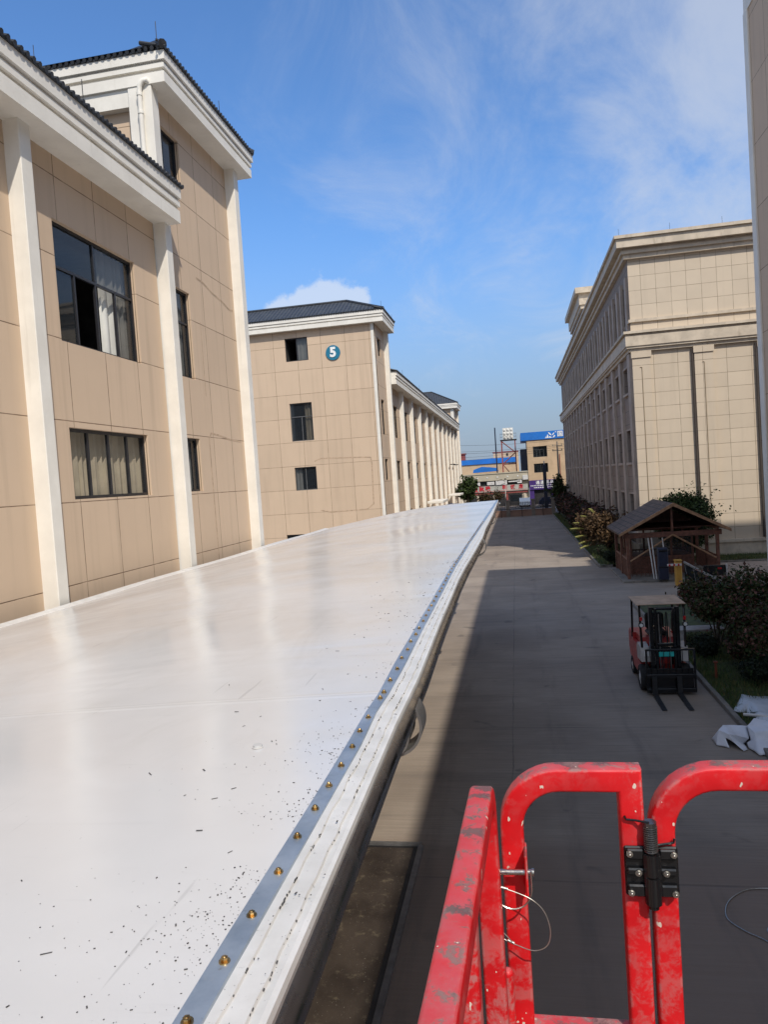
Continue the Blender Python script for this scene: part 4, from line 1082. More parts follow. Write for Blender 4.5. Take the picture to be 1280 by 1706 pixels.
# ------------------------------------------------------------------ things on the ground
st = thing('deck_plate', (-2.6, 8.8, 0), 'worn steel deck plate in a dark frame set in the concrete', 'deck plate')
m = MB(); m.box(-4.2, -1.83, 4.0, 10.56, -.02, .012); m.build('plate', M['plate'], st)
m = MB(); m.box(-4.3, -1.72, 10.63, 10.72, -.02, .028); m.box(-1.76, -1.68, 4.0, 10.628, -.02, .028); m.build('frame_angle', M['steel_hoop'], st)
m = MB(); m.box(-4.2, -1.762, 10.562, 10.628, -.02, .004); m.box(-1.828, -1.762, 4.0, 10.56, -.02, .004); m.build('gap', M['dark_inside'], st)
m = MB(); P = [(2.95, 9.75, .02), (2.6, 9.72, .012), (2.3, 9.45, .012), (2.18, 9.1, .012), (2.3, 8.85, .014), (2.52, 8.62, .012), (2.62, 8.2, .012), (2.75, 7.9, .012), (3.0, 7.6, .012)]
P2 = [(3.0, 9.0, .02), (2.72, 9.02, .018), (2.56, 8.86, .016), (2.66, 8.7, .015), (2.95, 8.72, .02), (3.2, 8.8, .02)]
m.tube(smooth_pts(P, 8), .0075, 6); m.tube(smooth_pts(P2, 8), .0075, 6)
tag(m.build('loose_wire', M['wire'], smooth=True), 'thin pale wire lying in loops on the dark concrete', 'wire')

import bmesh
def tarp(name, V, Fs, label, mat, seed):
    """stiff sheet thrown down in flat facets with sharp creases; facets are cut fine and slightly dented"""
    cx = sum(v[0] for v in V)/len(V); cy = sum(v[1] for v in V)/len(V)
    me = bpy.data.meshes.new(name); me.from_pydata([(x-cx, y-cy, z) for x, y, z in V], [], Fs)
    bm = bmesh.new(); bm.from_mesh(me); bmesh.ops.triangulate(bm, faces=bm.faces[:]); bmesh.ops.recalc_face_normals(bm, faces=bm.faces[:])
    bmesh.ops.subdivide_edges(bm, edges=bm.edges[:], cuts=5, use_grid_fill=True)
    from mathutils import noise as mn
    for v in bm.verts:
        p = v.co*3.2+Vector((seed, 0, 0)); d = mn.noise_vector(p)*.030+mn.noise_vector(p*2.7)*.012
        v.co += d*Vector((.6, .6, 1)) if False else Vector((d.x*.6, d.y*.6, d.z))
        v.co.z = max(v.co.z, .012)
    bm.to_mesh(me); bm.free(); me.materials.append(mat)
    me.polygons.foreach_set('use_smooth', [True]*len(me.polygons)); me.set_sharp_from_angle(angle=R(48))
    o = bpy.data.objects.new(name, me); COL.objects.link(o); o.location = (cx, cy, 0)
    so = o.modifiers.new('thick', 'SOLIDIFY'); so.thickness = .005
    return tag(o, label, 'tarpaulin')
A_ = [(3.55, 14.8, .28), (3.69, 14.97, .32), (3.79, 15.0, .32), (4.13, 14.97, .30), (4.06, 14.64, .18), (3.99, 14.70, .05), (3.88, 14.69, .12), (3.70, 14.66, .26), (3.65, 14.68, .18), (3.69, 14.55, .02), (3.50, 14.72, .02), (3.78, 14.60, .12), (3.90, 14.42, .015), (3.99, 14.50, .03), (3.68, 15.3, .02), (4.2, 15.3, .10), (3.48, 15.05, .02)]
tarp('crumpled_tarp', A_, [(1, 2, 7, 0), (2, 3, 4, 7), (4, 6, 7), (4, 5, 6), (0, 7, 8), (0, 8, 9, 10), (7, 6, 11), (6, 5, 13, 12, 11), (7, 11, 8), (1, 14, 15, 3, 2), (0, 10, 16), (0, 16, 14, 1)], 'crumpled white tarpaulin bundle nearest the drive, beside the kerb', M['tarp_pale'], 3)
C_ = [(4.29, 15.05, .42), (4.60, 14.90, .40), (4.48, 14.5, .38), (4.31, 14.48, .22), (4.11, 14.20, .015), (4.02, 14.52, .03), (4.02, 14.66, .10), (4.08, 14.62, .15), (4.13, 14.52, .22), (4.14, 14.58, .30), (4.10, 14.83, .36), (4.35, 14.20, .05), (4.7, 14.3, .06), (5.3, 14.9, .12), (4.8, 15.4, .14), (4.2, 15.35, .12)]
tarp('crumpled_tarp', C_, [(0, 1, 2, 9, 10), (2, 3, 8, 9), (3, 4, 5, 6, 7, 8), (3, 11, 4), (2, 12, 11, 3), (1, 13, 12, 2), (0, 14, 13, 1), (10, 15, 14, 0), (10, 9, 8, 7)], 'white tarpaulin flap draped across the kerb at the picture edge', M['tarp_pale'], 8)
B_ = [(4.74, 17.46, .16), (4.92, 16.9, .20), (5.07, 16.8, .24), (5.6, 16.5, .15), (5.2, 15.5, .15), (4.70, 15.5, .20), (4.50, 15.72, .20), (4.62, 16.18, .17), (4.52, 16.26, .13), (4.34, 16.27, .14), (4.27, 16.44, .13), (4.66, 16.05, .25), (4.67, 16.65, .27), (5.6, 17.3, .12)]
tarp('folded_tarp', B_, [(0, 12, 9, 10), (0, 1, 12), (1, 2, 11, 12), (12, 11, 8, 9), (11, 7, 8), (2, 3, 4, 11), (11, 4, 5, 6), (11, 6, 7), (2, 1, 0, 13), (2, 13, 3)], 'flatter grey white tarpaulin with a pointed corner spread on the grass', M['tarp'], 11)
m = MB(); m.tube([(4.36, 16.02, .18), (4.62, 15.82, .22), (4.8, 15.72, .2)], .035, 10); tag(m.build('cardboard_tube', M['off_white'], smooth=True), 'short white tube sticking out between the tarpaulins', 'tube')
po = thing('marker_post', (4.58, 19.0, .1), 'short rusty orange post standing in the lawn under the bushes', 'marker post')
m = MB(); m.cyl((4.58, 19, .1), (4.58, 19, .48), .035, .025, n=12); m.build('shaft', M['lawn_post'], po, smooth=True)
m = MB(); m.cbox(4.53, 4.63, 18.96, 19.04, .48, .53, .012); m.build('cap', M['lawn_post'], po)
be = thing('stone_bench', (4.9, 23.4, .1), 'pale grey stone bench half hidden by the purple bushes', 'bench')
m = MB()
for i in range(3): m.cbox(4.36, 5.75, 22.5+i*.2, 22.68+i*.2, .50, .56, .01)
m.build('seat', M['bench'], be)
for x in (4.5, 5.5): 
    m = MB(); m.cbox(x, x+.12, 22.52, 23.06, .1, .5, .01); m.build('leg', M['bench'], be)

# ------------------------------------------------------------------ forklift
FK = thing('forklift', (3.28, 18.6, 0), 'red and black forklift truck with a plywood roof parked with forks towards the camera', 'forklift')
fx, fy = 3.28, 18.0
def fb(name, mat, boxes, c=.015, smooth=False):
    m = MB()
    for (x0, x1, y0, y1, z0, z1) in boxes: m.cbox(fx+x0, fx+x1, fy+y0, fy+y1, z0, z1, c)
    return m.build(name, mat, FK, smooth)
# chassis and hood
m = MB()
m.prism([(fy+.55, .28), (fy+2.1, .30), (fy+2.1, .72), (fy+1.9, .95), (fy+1.05, 1.0), (fy+.95, .62), (fy+.55, .62)], fx-.52, fx+.52, 'x'); m.build('body', M['fl_red'], FK)
m = MB(); m.prism([(fy+1.85, .35), (fy+2.45, .40), (fy+2.62, .62), (fy+2.60, 1.0), (fy+2.45, 1.12), (fy+1.85, 1.12)], fx-.50, fx+.50, 'x'); m.build('counterweight', M['fl_red'], FK)
m = MB(); m.prism([(fy+1.0, 1.002), (fy+1.95, .99), (fy+1.9, 1.12), (fy+1.05, 1.16)], fx-.42, fx+.42, 'x'); m.build('engine_hood', M['fl_red'], FK)
for s in (-1, 1):
    m = MB(); m.prism([(fy+.35, .72), (fy+.95, .70), (fy+1.0, .98), (fy+.85, 1.10), (fy+.40, 1.06)], fx+s*.34, fx+s*.545, 'x'); m.build('front_cowl', M['fl_grey'], FK)
fb('dashboard', M['black_metal'], [(-.33, .33, .45, .58, .62, 1.05)])
fb('front_plate', M['fl_red'], [(-.165, .165, .40, .445, .64, .80)])
m = MB(); m.cbox(fx-.17, fx+.17, fy+.105, fy+.12, .90, 1.01, .003); m.build('label_plate', M['cyan'], FK)
m = MB(); m.cbox(fx-.24, fx+.24, fy+1.12, fy+1.6, 1.17, 1.27, .04); m.cbox(fx-.23, fx+.23, fy+1.5, fy+1.63, 1.27, 1.68, .05); m.build('seat', M['rubber'], FK, smooth=True)
m = MB(); m.tube([(fx+.16*math.cos(R(a)), fy+.86+.05*math.sin(R(a)), 1.33+.15*math.sin(R(a))) for a in range(0, 360, 18)], .014, 8, True); m.tube([(fx, fy+.86, 1.33), (fx, fy+.6, .98)], .022, 8); m.tube([(fx-.15, fy+.86, 1.33), (fx+.15, fy+.86, 1.33)], .012, 6); m.build('steering_wheel', M['black_metal'], FK, smooth=True)
for s in (-1, 1):
    m = MB(); m.tube([(fx+s*.50, fy+.42, 1.05), (fx+s*.515, fy+.50, 1.98), (fx+s*.50, fy+.60, 2.06)], .028, 8); m.tube([(fx+s*.50, fy+1.92, 1.0), (fx+s*.50, fy+1.78, 1.98), (fx+s*.50, fy+1.7, 2.06)], .028, 8); m.tube([(fx+s*.50, fy+.60, 2.06), (fx+s*.50, fy+1.7, 2.06)], .028, 8); m.build('guard_post', M['black_metal'], FK, smooth=True)
m = MB()
for i in range(6): m.cbox(fx-.5, fx+.5, fy+.66+i*.2, fy+.70+i*.2, 2.05, 2.08, .006)
m.build('overhead_guard', M['black_metal'], FK)
m = MB(); m.cbox(fx-.60, fx+.545, fy+.38, fy+1.62, 2.092, 2.11, .003); m.build('roof_board', M['plywood'], FK)
for s in (-1, 1):
    m = MB(); m.cbox(fx+s*.30-.045, fx+s*.30+.045, fy+.18, fy+.32, .12, 2.075, .01); m.cbox(fx+s*.205-.03, fx+s*.205+.03, fy+.11, fy+.21, .10, 2.05, .008); m.build('mast_upright', M['black_metal'], FK)
for x in (-.12, .12):
    m = MB(); m.tube([(fx+x, fy+.22, .5), (fx+x, fy+.22, 1.9)], .012, 6); m.build('lift_chain', M['steel_hoop'], FK)
for x in (-.05, .04):
    m = MB(); m.tube(smooth_pts([(fx+x, fy+.3, .4), (fx+x*1.6, fy+.25, 1.0), (fx+x, fy+.27, 1.75), (fx+x*2, fy+.33, 1.9), (fx+x*2.4, fy+.36, 1.4), (fx+x*2, fy+.42, .9)]), .013, 6); m.build('hydraulic_hose', M['rubber'], FK, smooth=True)
m = MB(); m.cbox(fx-.47, fx-.36, fy+.345, fy+.36, .85, .98, .003); m.build('data_plate', M['sign_white'], FK)
for q in ((-.25, .25, .22, .30, 1.99, 2.05), (-.25, .25, .2, .28, 1.12, 1.2), (-.25, .25, .2, .28, .2, .3)): fb('mast_crossbar', M['black_metal'], [q])
m = MB(); m.cyl((fx-.235, fy+.30, .2), (fx-.235, fy+.30, 1.6), .03, n=10); m.cyl((fx+.235, fy+.30, .2), (fx+.235, fy+.30, 1.6), .03, n=10); m.build('lift_cylinder', M['steel_tube'], FK, smooth=True)
m = MB()
m.cbox(fx-.50, fx+.62, fy-.02, fy+.06, .40, .50, .008); m.cbox(fx-.50, fx+.62, fy-.02, fy+.06, .06, .16, .008)
for x in (-.50, .58): m.cbox(fx+x, fx+x+.045, fy-.01, fy+.05, .10, 1.10, .006)
m.cbox(fx-.50, fx+.62, fy-.008, fy+.045, 1.06, 1.105, .006)
for i in range(7): m.cbox(fx-.37+i*.14, fx-.355+i*.14, fy+.01, fy+.03, .5, 1.06, .003)
m.cbox(fx-.46, fx+.58, fy+.07, fy+.09, .06, .62, .004)
m.build('load_backrest', M['black_metal'], FK)
for x in (-.33, .235):
    m = MB(); m.prism([(fy-.02, .46), (fy-.06, .46), (fy-.075, .07), (fy-.45, .045), (fy-1.18, .028), (fy-1.19, .018), (fy-.03, .018)], fx+x-.055, fx+x+.055, 'x'); m.build('fork', M['black_rough'], FK)
def fwheel(x, y, r, w):
    m = MB(); n = 28; prof = [(-w/2, r*.62), (-w/2, r*.9), (-w*.36, r), (w*.36, r), (w/2, r*.9), (w/2, r*.62)]; V = []
    for (a, rr) in prof:
        for i in range(n): q = 2*math.pi*i/n; V.append((x+a, y+rr*math.cos(q), r+rr*math.sin(q)))
    m.add(V, [(p*n+i, p*n+(i+1) % n, (p+1)*n+(i+1) % n, (p+1)*n+i) for p in range(5) for i in range(n)])
    o = m.build('wheel', M['rubber'], FK, smooth=True)
    m = MB(); m.cyl((x-w*.42, y, r), (x+w*.42, y, r), r*.62, n=24); m.cyl((x-w*.52, y, r), (x+w*.52, y, r), r*.25, n=16); m.build('rim', M['off_white'], o, smooth=True)
for s in (-1, 1): fwheel(fx+s*.46, fy+.52, .31, .24); fwheel(fx+s*.44, fy+2.0, .24, .19)
for s in (-1, 1):
    m = MB(); m.cbox(fx+s*.505-.055, fx+s*.505+.055, fy+.34, fy+.42, 1.56, 1.67, .012); o = m.build('headlight', M['black_metal'], FK)
    m = MB(); m.cyl((fx+s*.505, fy+.342, 1.615), (fx+s*.505, fy+.328, 1.615), .042, n=18); m.build('lens', M['lens'], o, smooth=True)
    m = MB(); m.cyl((fx+s*.50, fy+.38, 1.72), (fx+s*.50, fy+.38, 1.80), .032, n=12); m.build('indicator_lamp', M['lens_red'], FK, smooth=True)

# ------------------------------------------------------------------ timber gatehouse and what stands beside it
HX0, HX1, HY0, HY1 = 5.02, 9.02, 36.0, 40.0
GH = thing('timber_pavilion', ((HX0+HX1)/2, 38, 0), 'red brown timber pavilion with a shingled gable roof beside the drive', 'pavilion')
m = MB(); m.cbox(HX0-.35, HX1+.35, HY0-.6, HY1+.5, -.02, .10, .02); m.build('base', M['kerb'], GH)
for x in (HX0, HX1):
    for y in (HY0, (HY0+HY1)/2, HY1):
        m = MB(); m.cbox(x-.07, x+.07, y-.07, y+.07, .1, 2.1, .008); m.build('post', M['wood_red'], GH)
m = MB()
for y in (HY0, HY1): m.cbox(HX0-.2, HX1+.2, y-.06, y+.06, 2.02, 2.265, .008)
for x in (HX0, HX1): m.cbox(x-.05, x+.05, HY0-.2, HY1+.2, 2.272, 2.40, .008)
m.build('tie_beam', M['wood_red'], GH)
xc = 7.05; AP = 3.62; EZ = 2.30; xl, xr = 4.62, 9.48; y0, y1 = 35.5, 40.5
for s, xe in ((-1, xl), (1, xr)):
    m = MB(); nx_ = 1
    A, B = (xc, AP), (xe, EZ); 
    m.prism([A, B, (B[0], B[1]-.09), (A[0], A[1]-.10)], y0, y1, 'y'); m.build('roof_slope', M['shingles'], GH)
    m = MB(); m.prism([(xc, AP+.012), (xe+s*.03, EZ+.01), (xe+s*.03, EZ-.13), (xc, AP-.15)], y0-.05, y0-.002, 'y'); m.build('barge_board', M['wood_tan'], GH)
m = MB(); m.cbox(xc-.05, xc+.05, HY0-.05, HY0+.05, 2.27, 3.5, .006); m.build('king_post', M['wood_red'], GH)
for s in (-1, 1):
    m = MB(); A = Vector((xc, HY0-.09, 2.12)); B = Vector((HX0+.08 if s < 0 else HX1-.1, HY0-.09, .95)); m.tube([A, B], .042, 6); m.build('brace', M['wood_tan'], GH)
m = MB()
for (x0, x1, y) in ((HX0+.08, HX1-.08, HY1), ):
    m.cbox(x0, x1, y-.03, y+.03, .98, 1.06, .006)
    for i in range(20): m.cbox(x0+.1+i*.19, x0+.15+i*.19, y-.02, y+.02, .14, .98, .004)
for x in (HX0, HX1):
    m.cbox(x-.03, x+.03, HY0+.08, HY1-.08, .98, 1.06, .006)
    for i in range(20): m.cbox(x-.02, x+.02, HY0+.15+i*.19, HY0+.20+i*.19, .14, .98, .004)
m.build('railing', M['wood_red'], GH)
m = MB(); m.prism([(HX0-.1, 2.28), (HX1+.1, 2.28), (xc, AP-.16)], HY1-.02, HY1+.03, 'y'); m.prism([(HX0, 2.405), (HX1, 2.405), (HX1, 2.43), (HX0, 2.43)], HY0+.3, HY1-.1, 'y'); m.build('ceiling_board', M['wood_red'], GH)
# a glazed cabin inside the pavilion
m = MB(); m.cbox(5.35, 8.3, 37.6, 39.7, .1, .95, .01)
for x in (5.35, 6.3, 7.25, 8.22): m.cbox(x, x+.09, 37.6, 37.69, .95, 2.1, .005); m.cbox(x, x+.09, 39.6, 39.69, .95, 2.1, .005)
m.cbox(5.35, 8.3, 37.6, 37.7, 1.95, 2.1, .005); m.build('cabin', M['wood_red'], GH)
m = MB(); m.quad((5.4, 37.65, .95), (8.25, 37.65, .95), (8.25, 37.65, 1.95), (5.4, 37.65, 1.95)); m.build('cabin_glass', M['glass'], GH)
m = MB()
for i in range(15): m.cbox(5.25+i*.2, 5.27+i*.2+.01, 36.6, 36.64, .12, .92, .003)
for i in range(5): m.cbox(5.2, 8.3, 36.605, 36.635, .2+i*.16, .22+i*.16, .003)
m.build('lattice_front', M['wood_red'], GH)
cb_ = thing('cabinet', (6.42, 35.3, .1), 'tall narrow navy cabinet standing in front of the timber pavilion', 'cabinet')
m = MB(); m.cbox(6.22, 6.66, 35.15, 35.5, .12, 1.60, .03); m.build('housing', M['navy'], cb_)
for q in ((6.25, 6.63, .70, .74), (6.27, 6.61, 1.42, 1.50)):
    m = MB(); m.cbox(q[0], q[1], 35.13, 35.148, q[2], q[3], .004); m.build('handle_rail', M['black_metal'], cb_)
m = MB(); m.cbox(6.24, 6.34, 35.1, 35.5, .10, .16, .01); m.cbox(6.54, 6.64, 35.1, 35.5, .10, .16, .01); m.build('foot', M['black_rough'], cb_)
for i, (x, z0, z1, tilt, lab) in enumerate(((5.98, .14, 2.02, .10, 'white pole leaning nearest the pavilion post, left of the navy cabinet'), (6.13, .9, 2.02, .06, 'white pole leaning between another pole and the navy cabinet'), (6.62, .75, 2.0, .05, 'white pole leaning at the right edge of the navy cabinet'))):
    m = MB(); m.cyl((x+tilt, 35.6, .12), (x-.04, 35.92, z1), .028, n=8); tag(m.build('white_pole', M['off_white'], smooth=True), lab, 'pole', 'white poles leaning by the cabinet')
yb = thing('barrier_box', (6.78, 34.2, 0), 'yellow barrier motor box at the end of the sliding gate', 'barrier')
m = MB(); m.cbox(6.70, 6.98, 33.9, 34.2, 0, 1.12, .04); m.cbox(6.68, 7.00, 33.87, 34.23, 1.12, 1.17, .02); m.build('housing', M['yellow'], yb)
m = MB(); m.cbox(6.35, 6.95, 33.80, 33.86, .93, 1.02, .005); ar = m.build('barrier_arm', M['off_white'], yb)
for i in range(3):
    m = MB(); m.cbox(6.40+i*.19, 6.48+i*.19, 33.793, 33.8, .932, 1.018, .002); m.build('red_stripe', M['lens_red'], ar)
sgt = thing('sliding_gate', (6.75, 28, 0), 'dark green black sliding gate drawn across the side entrance', 'gate')
m = MB(); m.cbox(6.72, 6.80, 24.0, 32.4, 1.22, 1.30, .01); m.build('top_rail', M['kerb'], sgt)
m = MB(); m.cbox(6.73, 6.79, 24.0, 32.4, .08, .16, .01)
m.box(6.752, 6.768, 24.0, 32.38, .16, 1.22)
y = 24.0
while y < 32.3:
    m.cbox(6.745, 6.775, y, y+.11, .16, 1.22, .004); y += .135
m.build('gate_panel', plain('gate_dark_green', (.008, .013, .014), .85, spec=.1), sgt)
m = MB()
for i in range(5): m.tube([(6.70, 32.0-i*1.5, 1.2), (6.70, 31.3-i*1.5, .15)], .006, 6)
m.build('diagonal_rod', M['steel_hoop'], sgt, smooth=True)
m = MB(); m.cbox(7.0, 7.08, 22.6, 30.2, .95, 1.05, .01); m.cbox(7.0, 7.08, 22.6, 30.2, .2, .9, .01); m.build('inner_leaf', M['black_metal'], sgt)
bx = thing('gate_control_box', (7.3, 29.9, 0), 'black framed box sign on a white post behind the sliding gate', 'control box')
m = MB(); m.cbox(6.95, 7.75, 29.9, 30.0, 1.02, 1.42, .01); m.build('housing', M['black_metal'], bx)
m = MB(); m.cbox(7.76, 7.82, 29.9, 29.97, 0, 1.45, .01); m.build('post', M['off_white'], bx)
m = MB(); m.cbox(7.45, 7.6, 29.885, 29.899, 1.26, 1.33, .002); m.build('display', M['lens_red'], bx)

# ------------------------------------------------------------------ planting
def leaves(n, c, r, size, seed, lobes=7, flat=1.0, hollow=.35, elong=1.7, nm=2, rough=.25, weights=None, up=.3, shoots=.13):
    """n leaf quads in a lumpy crown: lobes of differing size share out the leaves; returns verts, faces, material index"""
    g = np.random.default_rng(seed); c = np.array(c, float); r = np.array(r, float)
    L = g.normal(size=(lobes, 3)); L /= np.linalg.norm(L, axis=1)[:, None]; L[:, 2] = L[:, 2]*.8+.12
    lc = c+L*r*g.uniform(.35, .72, (lobes, 1)); lr = g.uniform(.30, .52, lobes)
    w = lr**2; k = g.choice(lobes, n, p=w/w.sum())
    d = g.normal(size=(n, 3)); d /= np.linalg.norm(d, axis=1)[:, None]
    rad = (hollow+(1-hollow)*g.random(n)**.45)*(1+g.normal(0, rough*.35, n))
    p = lc[k]+d*(rad*lr[k])[:, None]*r
    k2 = g.random(n) < shoots; ns = 70          # shoots that break the outline
    sd = g.normal(size=(ns, 3)); sd /= np.linalg.norm(sd, axis=1)[:, None]; sd[:, 2] = np.abs(sd[:, 2])*.9; si = g.integers(0, ns, n)
    sp_ = c+sd[si]*r*(g.uniform(.72, 1.22, n)*(.85+.25*np.sin(si*1.7)))[:, None]+g.normal(0, .05, (n, 3))*r
    p = np.where(k2[:, None], sp_, p)
    nrm = d+g.normal(0, .7, (n, 3)); nrm[:, 2] += up; nrm /= np.linalg.norm(nrm, axis=1)[:, None]
    t = np.cross(nrm, g.normal(size=(n, 3))); t /= np.linalg.norm(t, axis=1)[:, None]; b = np.cross(nrm, t)
    s = size*g.uniform(.55, 1.35, n)[:, None]
    V = np.stack([p-t*s*elong*.5, p-b*s*.5+t*s*.1, p+t*s*elong*.5, p+b*s*.5+t*s*.1], 1).reshape(-1, 3)
    lm = g.random(lobes); mi = (g.random(n)*.65+lm[k]*.35); 
    th = np.cumsum(weights or [1/nm]*nm); mi = np.searchsorted(th, np.clip(mi, 0, .999))
    mi = np.minimum(mi, nm-1)
    return V, mi
def leaf_object(name, V, mi, mats, parent, zmin=None):
    n = len(V)//4; o = Vector((0, 0, 0)); q = parent
    while q is not None: o = o+q.location; q = q.parent
    V = V.copy()
    if zmin is not None: V[:, 2] = np.maximum(V[:, 2], zmin)
    V = V-np.array(o)
    me = bpy.data.meshes.new(name); me.vertices.add(4*n); me.vertices.foreach_set('co', V.astype('f').ravel())
    me.loops.add(4*n); me.loops.foreach_set('vertex_index', np.arange(4*n, dtype='i')); me.polygons.add(n)
    me.polygons.foreach_set('loop_start', np.arange(0, 4*n, 4, dtype='i'))
    try: me.polygons.foreach_set('loop_total', np.full(n, 4, dtype='i'))
    except Exception: pass
    for mm in mats: me.materials.append(mm)
    me.polygons.foreach_set('material_index', mi.astype('i')); me.update(); me.validate()
    ob = bpy.data.objects.new(name, me); COL.objects.link(ob); ob.parent = parent
    return ob
def stems(par, base, c, r, n, rad, seed, name='stem'):
    random.seed(seed); m = MB()
    for i in range(n):
        a = random.uniform(0, 6.28); q = random.uniform(.2, .75)
        top = (c[0]+r[0]*q*math.cos(a), c[1]+r[1]*q*math.sin(a), c[2]+r[2]*random.uniform(-.1, .6))
        mid = (base[0]*.6+top[0]*.4+random.uniform(-.05, .05), base[1]*.6+top[1]*.4, base[2]*.5+top[2]*.5)
        m.tube(smooth_pts([base, mid, top], 4), [rad*(1-.085*k) for k in range(9)], 6)
    return m.build(name, M['bark'], par, smooth=True)
def bush(c, r, n, size, mats, weights, seed, label, cat='shrub', group=None, name='shrub', lobes=9, nst=6, srad=.03, **kw):
    th = thing(name, (c[0], c[1], max(0, c[2]-r[2])), label, cat, group)
    stems(th, (c[0], c[1], .05), c, r, nst, srad, seed)
    V, mi = leaves(n, c, r, size, seed, lobes, nm=len(mats), weights=weights, **kw)
    leaf_object('foliage', V, mi, mats, th, .08)
    return th
PUR = [M['leaf_purple'], M['leaf_olive'], M['leaf_green'], M['leaf_purple2']]; PW = [.34, .30, .24, .12]
bush((5.4, 22.0, 1.42), (1.1, 1.2, .9), 9000, .065, PUR, PW, 21, 'purple leaved bush behind the forklift, nearest the sliding gate', group='purple bushes along the near lawn', lobes=12)
bush((6.5, 21.6, 1.35), (1.35, 1.35, 1.25), 9000, .065, PUR, PW, 22, 'dark bush right of the one behind the forklift, touching the picture edge', group='purple bushes along the near lawn', lobes=12)
bush((5.75, 19.3, 1.0), (1.05, 1.15, 1.05), 9500, .055, PUR, [.32, .24, .20, .24], 23, 'rosy purple bush overhanging the lawn above the orange post', group='purple bushes along the near lawn', lobes=12)
bush((6.6, 18.2, 1.0), (1.1, 1.0, 1.1), 8000, .055, PUR, PW, 24, 'purple bush behind the grey tarpaulin at the picture edge', group='purple bushes along the near lawn', lobes=10)
bush((5.55, 18.3, .48), (.55, .55, .42), 5000, .04, [M['leaf_black'], M['leaf_green']], [.8, .2], 25, 'low blackish clipped ball shrub under the rosy bush', lobes=14, hollow=.8)
bush((4.78, 21.0, .42), (.40, .42, .36), 3500, .04, [M['leaf_black'], M['leaf_green']], [.8, .2], 26, 'small blackish clipped ball shrub beside the forklift by the kerb', lobes=14, hollow=.8)
rt = bush((9.0, 41.6, 2.15), (1.75, 1.5, 2.0), 22000, .085, [M['leaf_green'], M['leaf_green2'], M['leaf_black']], [.5, .25, .25], 31, 'rounded dense evergreen tree rising behind the timber pavilion', 'tree', name='evergreen_tree', lobes=18, nst=7, srad=.07, hollow=.5, shoots=.035)
bush((4.95, 42.0, .45), (.42, .42, .40), 3000, .05, [M['leaf_black'], M['leaf_green']], [.75, .25], 32, 'dark clipped ball shrub on the lawn just behind the pavilion corner', lobes=12, hollow=.8)
bush((4.75, 45.2, .45), (.42, .42, .42), 2600, .05, [M['leaf_black'], M['leaf_green']], [.75, .25], 33, 'dark clipped ball shrub under the brown fronded shrub', lobes=12, hollow=.8)
# brown shrub with pale fronds
ys = thing('fronded_shrub', (4.9, 46.2, .1), 'brown leaved shrub with a few pale yellow fronds leaning over the drive', 'shrub')
stems(ys, (4.9, 46.2, .05), (4.9, 46.2, 1.7), (1.3, 1.2, 1.3), 9, .03, 41)
V, mi = leaves(5200, (4.95, 46.2, 1.75), (1.5, 1.2, 1.35), .085, 41, 14, nm=3, weights=[.42, .38, .2], hollow=.2, elong=2.2)
leaf_object('foliage', V, mi, [M['leaf_brown'], M['leaf_brown2'], M['leaf_olive']], ys, .2)
random.seed(5)
for (dx, dz, L_) in ((-1.55, 2.1, .9), (-1.75, 1.75, 1.1), (-1.5, 1.25, .9), (-1.3, .85, .8), (-1.1, 2.5, .8), (-1.25, .55, .7), (-.6, 2.9, .7)):
    m = MB(); a = Vector((4.9+dx*.55, 46.0, .3+dz*.85)); b = Vector((4.9+dx, 45.6, .25+dz))
    for i in range(12):
        t = i/11; p = a.lerp(b, t)+Vector((0, 0, -.15*t*t))
        for s in (-1, 1):
            q = p+Vector((-.10, .10*s, .05*s-.03)); w = Vector((.05, .02, .03)); m.quad(p, p+w, q+w*.3, q)
    m.build('pale_frond', M['leaf_yellow'], ys)
# hedge of dark shrubs along the office block
random.seed(9)
for i in range(13):
    y = 49+i*3.35; s = 1+.1*math.sin(i*2.1); x = 5.5+.25*math.sin(i*1.7)
    V = None
    bush((x, y, 1.35*s), (1.35, 1.75, 1.35*s), 2600, .13, [M['leaf_purple'], M['leaf_black'], M['leaf_purple2'], M['leaf_olive']], [.45, .28, .09, .18], 60+i, 'dark purple leaved shrub in the row between drive and office block', group='dark shrubs in a row along the office block', lobes=9)
bush((5.2, 95.2, 2.6), (1.3, 1.2, 2.4), 3000, .16, [M['leaf_green'], M['leaf_olive'], M['leaf_green2']], [.5, .3, .2], 80, 'loose green tree at the far end of the shrub row by the street', 'tree', name='small_tree', nst=5, srad=.06)
bush((-6.3, 95.0, 3.4), (1.5, 1.5, 2.1), 4200, .18, [M['leaf_green'], M['leaf_green2'], M['leaf_black']], [.55, .25, .2], 81, 'dark green bushy tree at the far end of the long left building', 'tree', name='small_tree', nst=5, srad=.08)
bush((-3.2, 96.4, 2.1), (1.9, 1.2, 1.7), 2600, .13, [M['leaf_brown2'], M['leaf_olive'], M['leaf_purple']], [.5, .3, .2], 82, 'half bare brownish street tree in front of the restaurant', 'tree', name='street_tree', nst=12, srad=.05, hollow=.1)

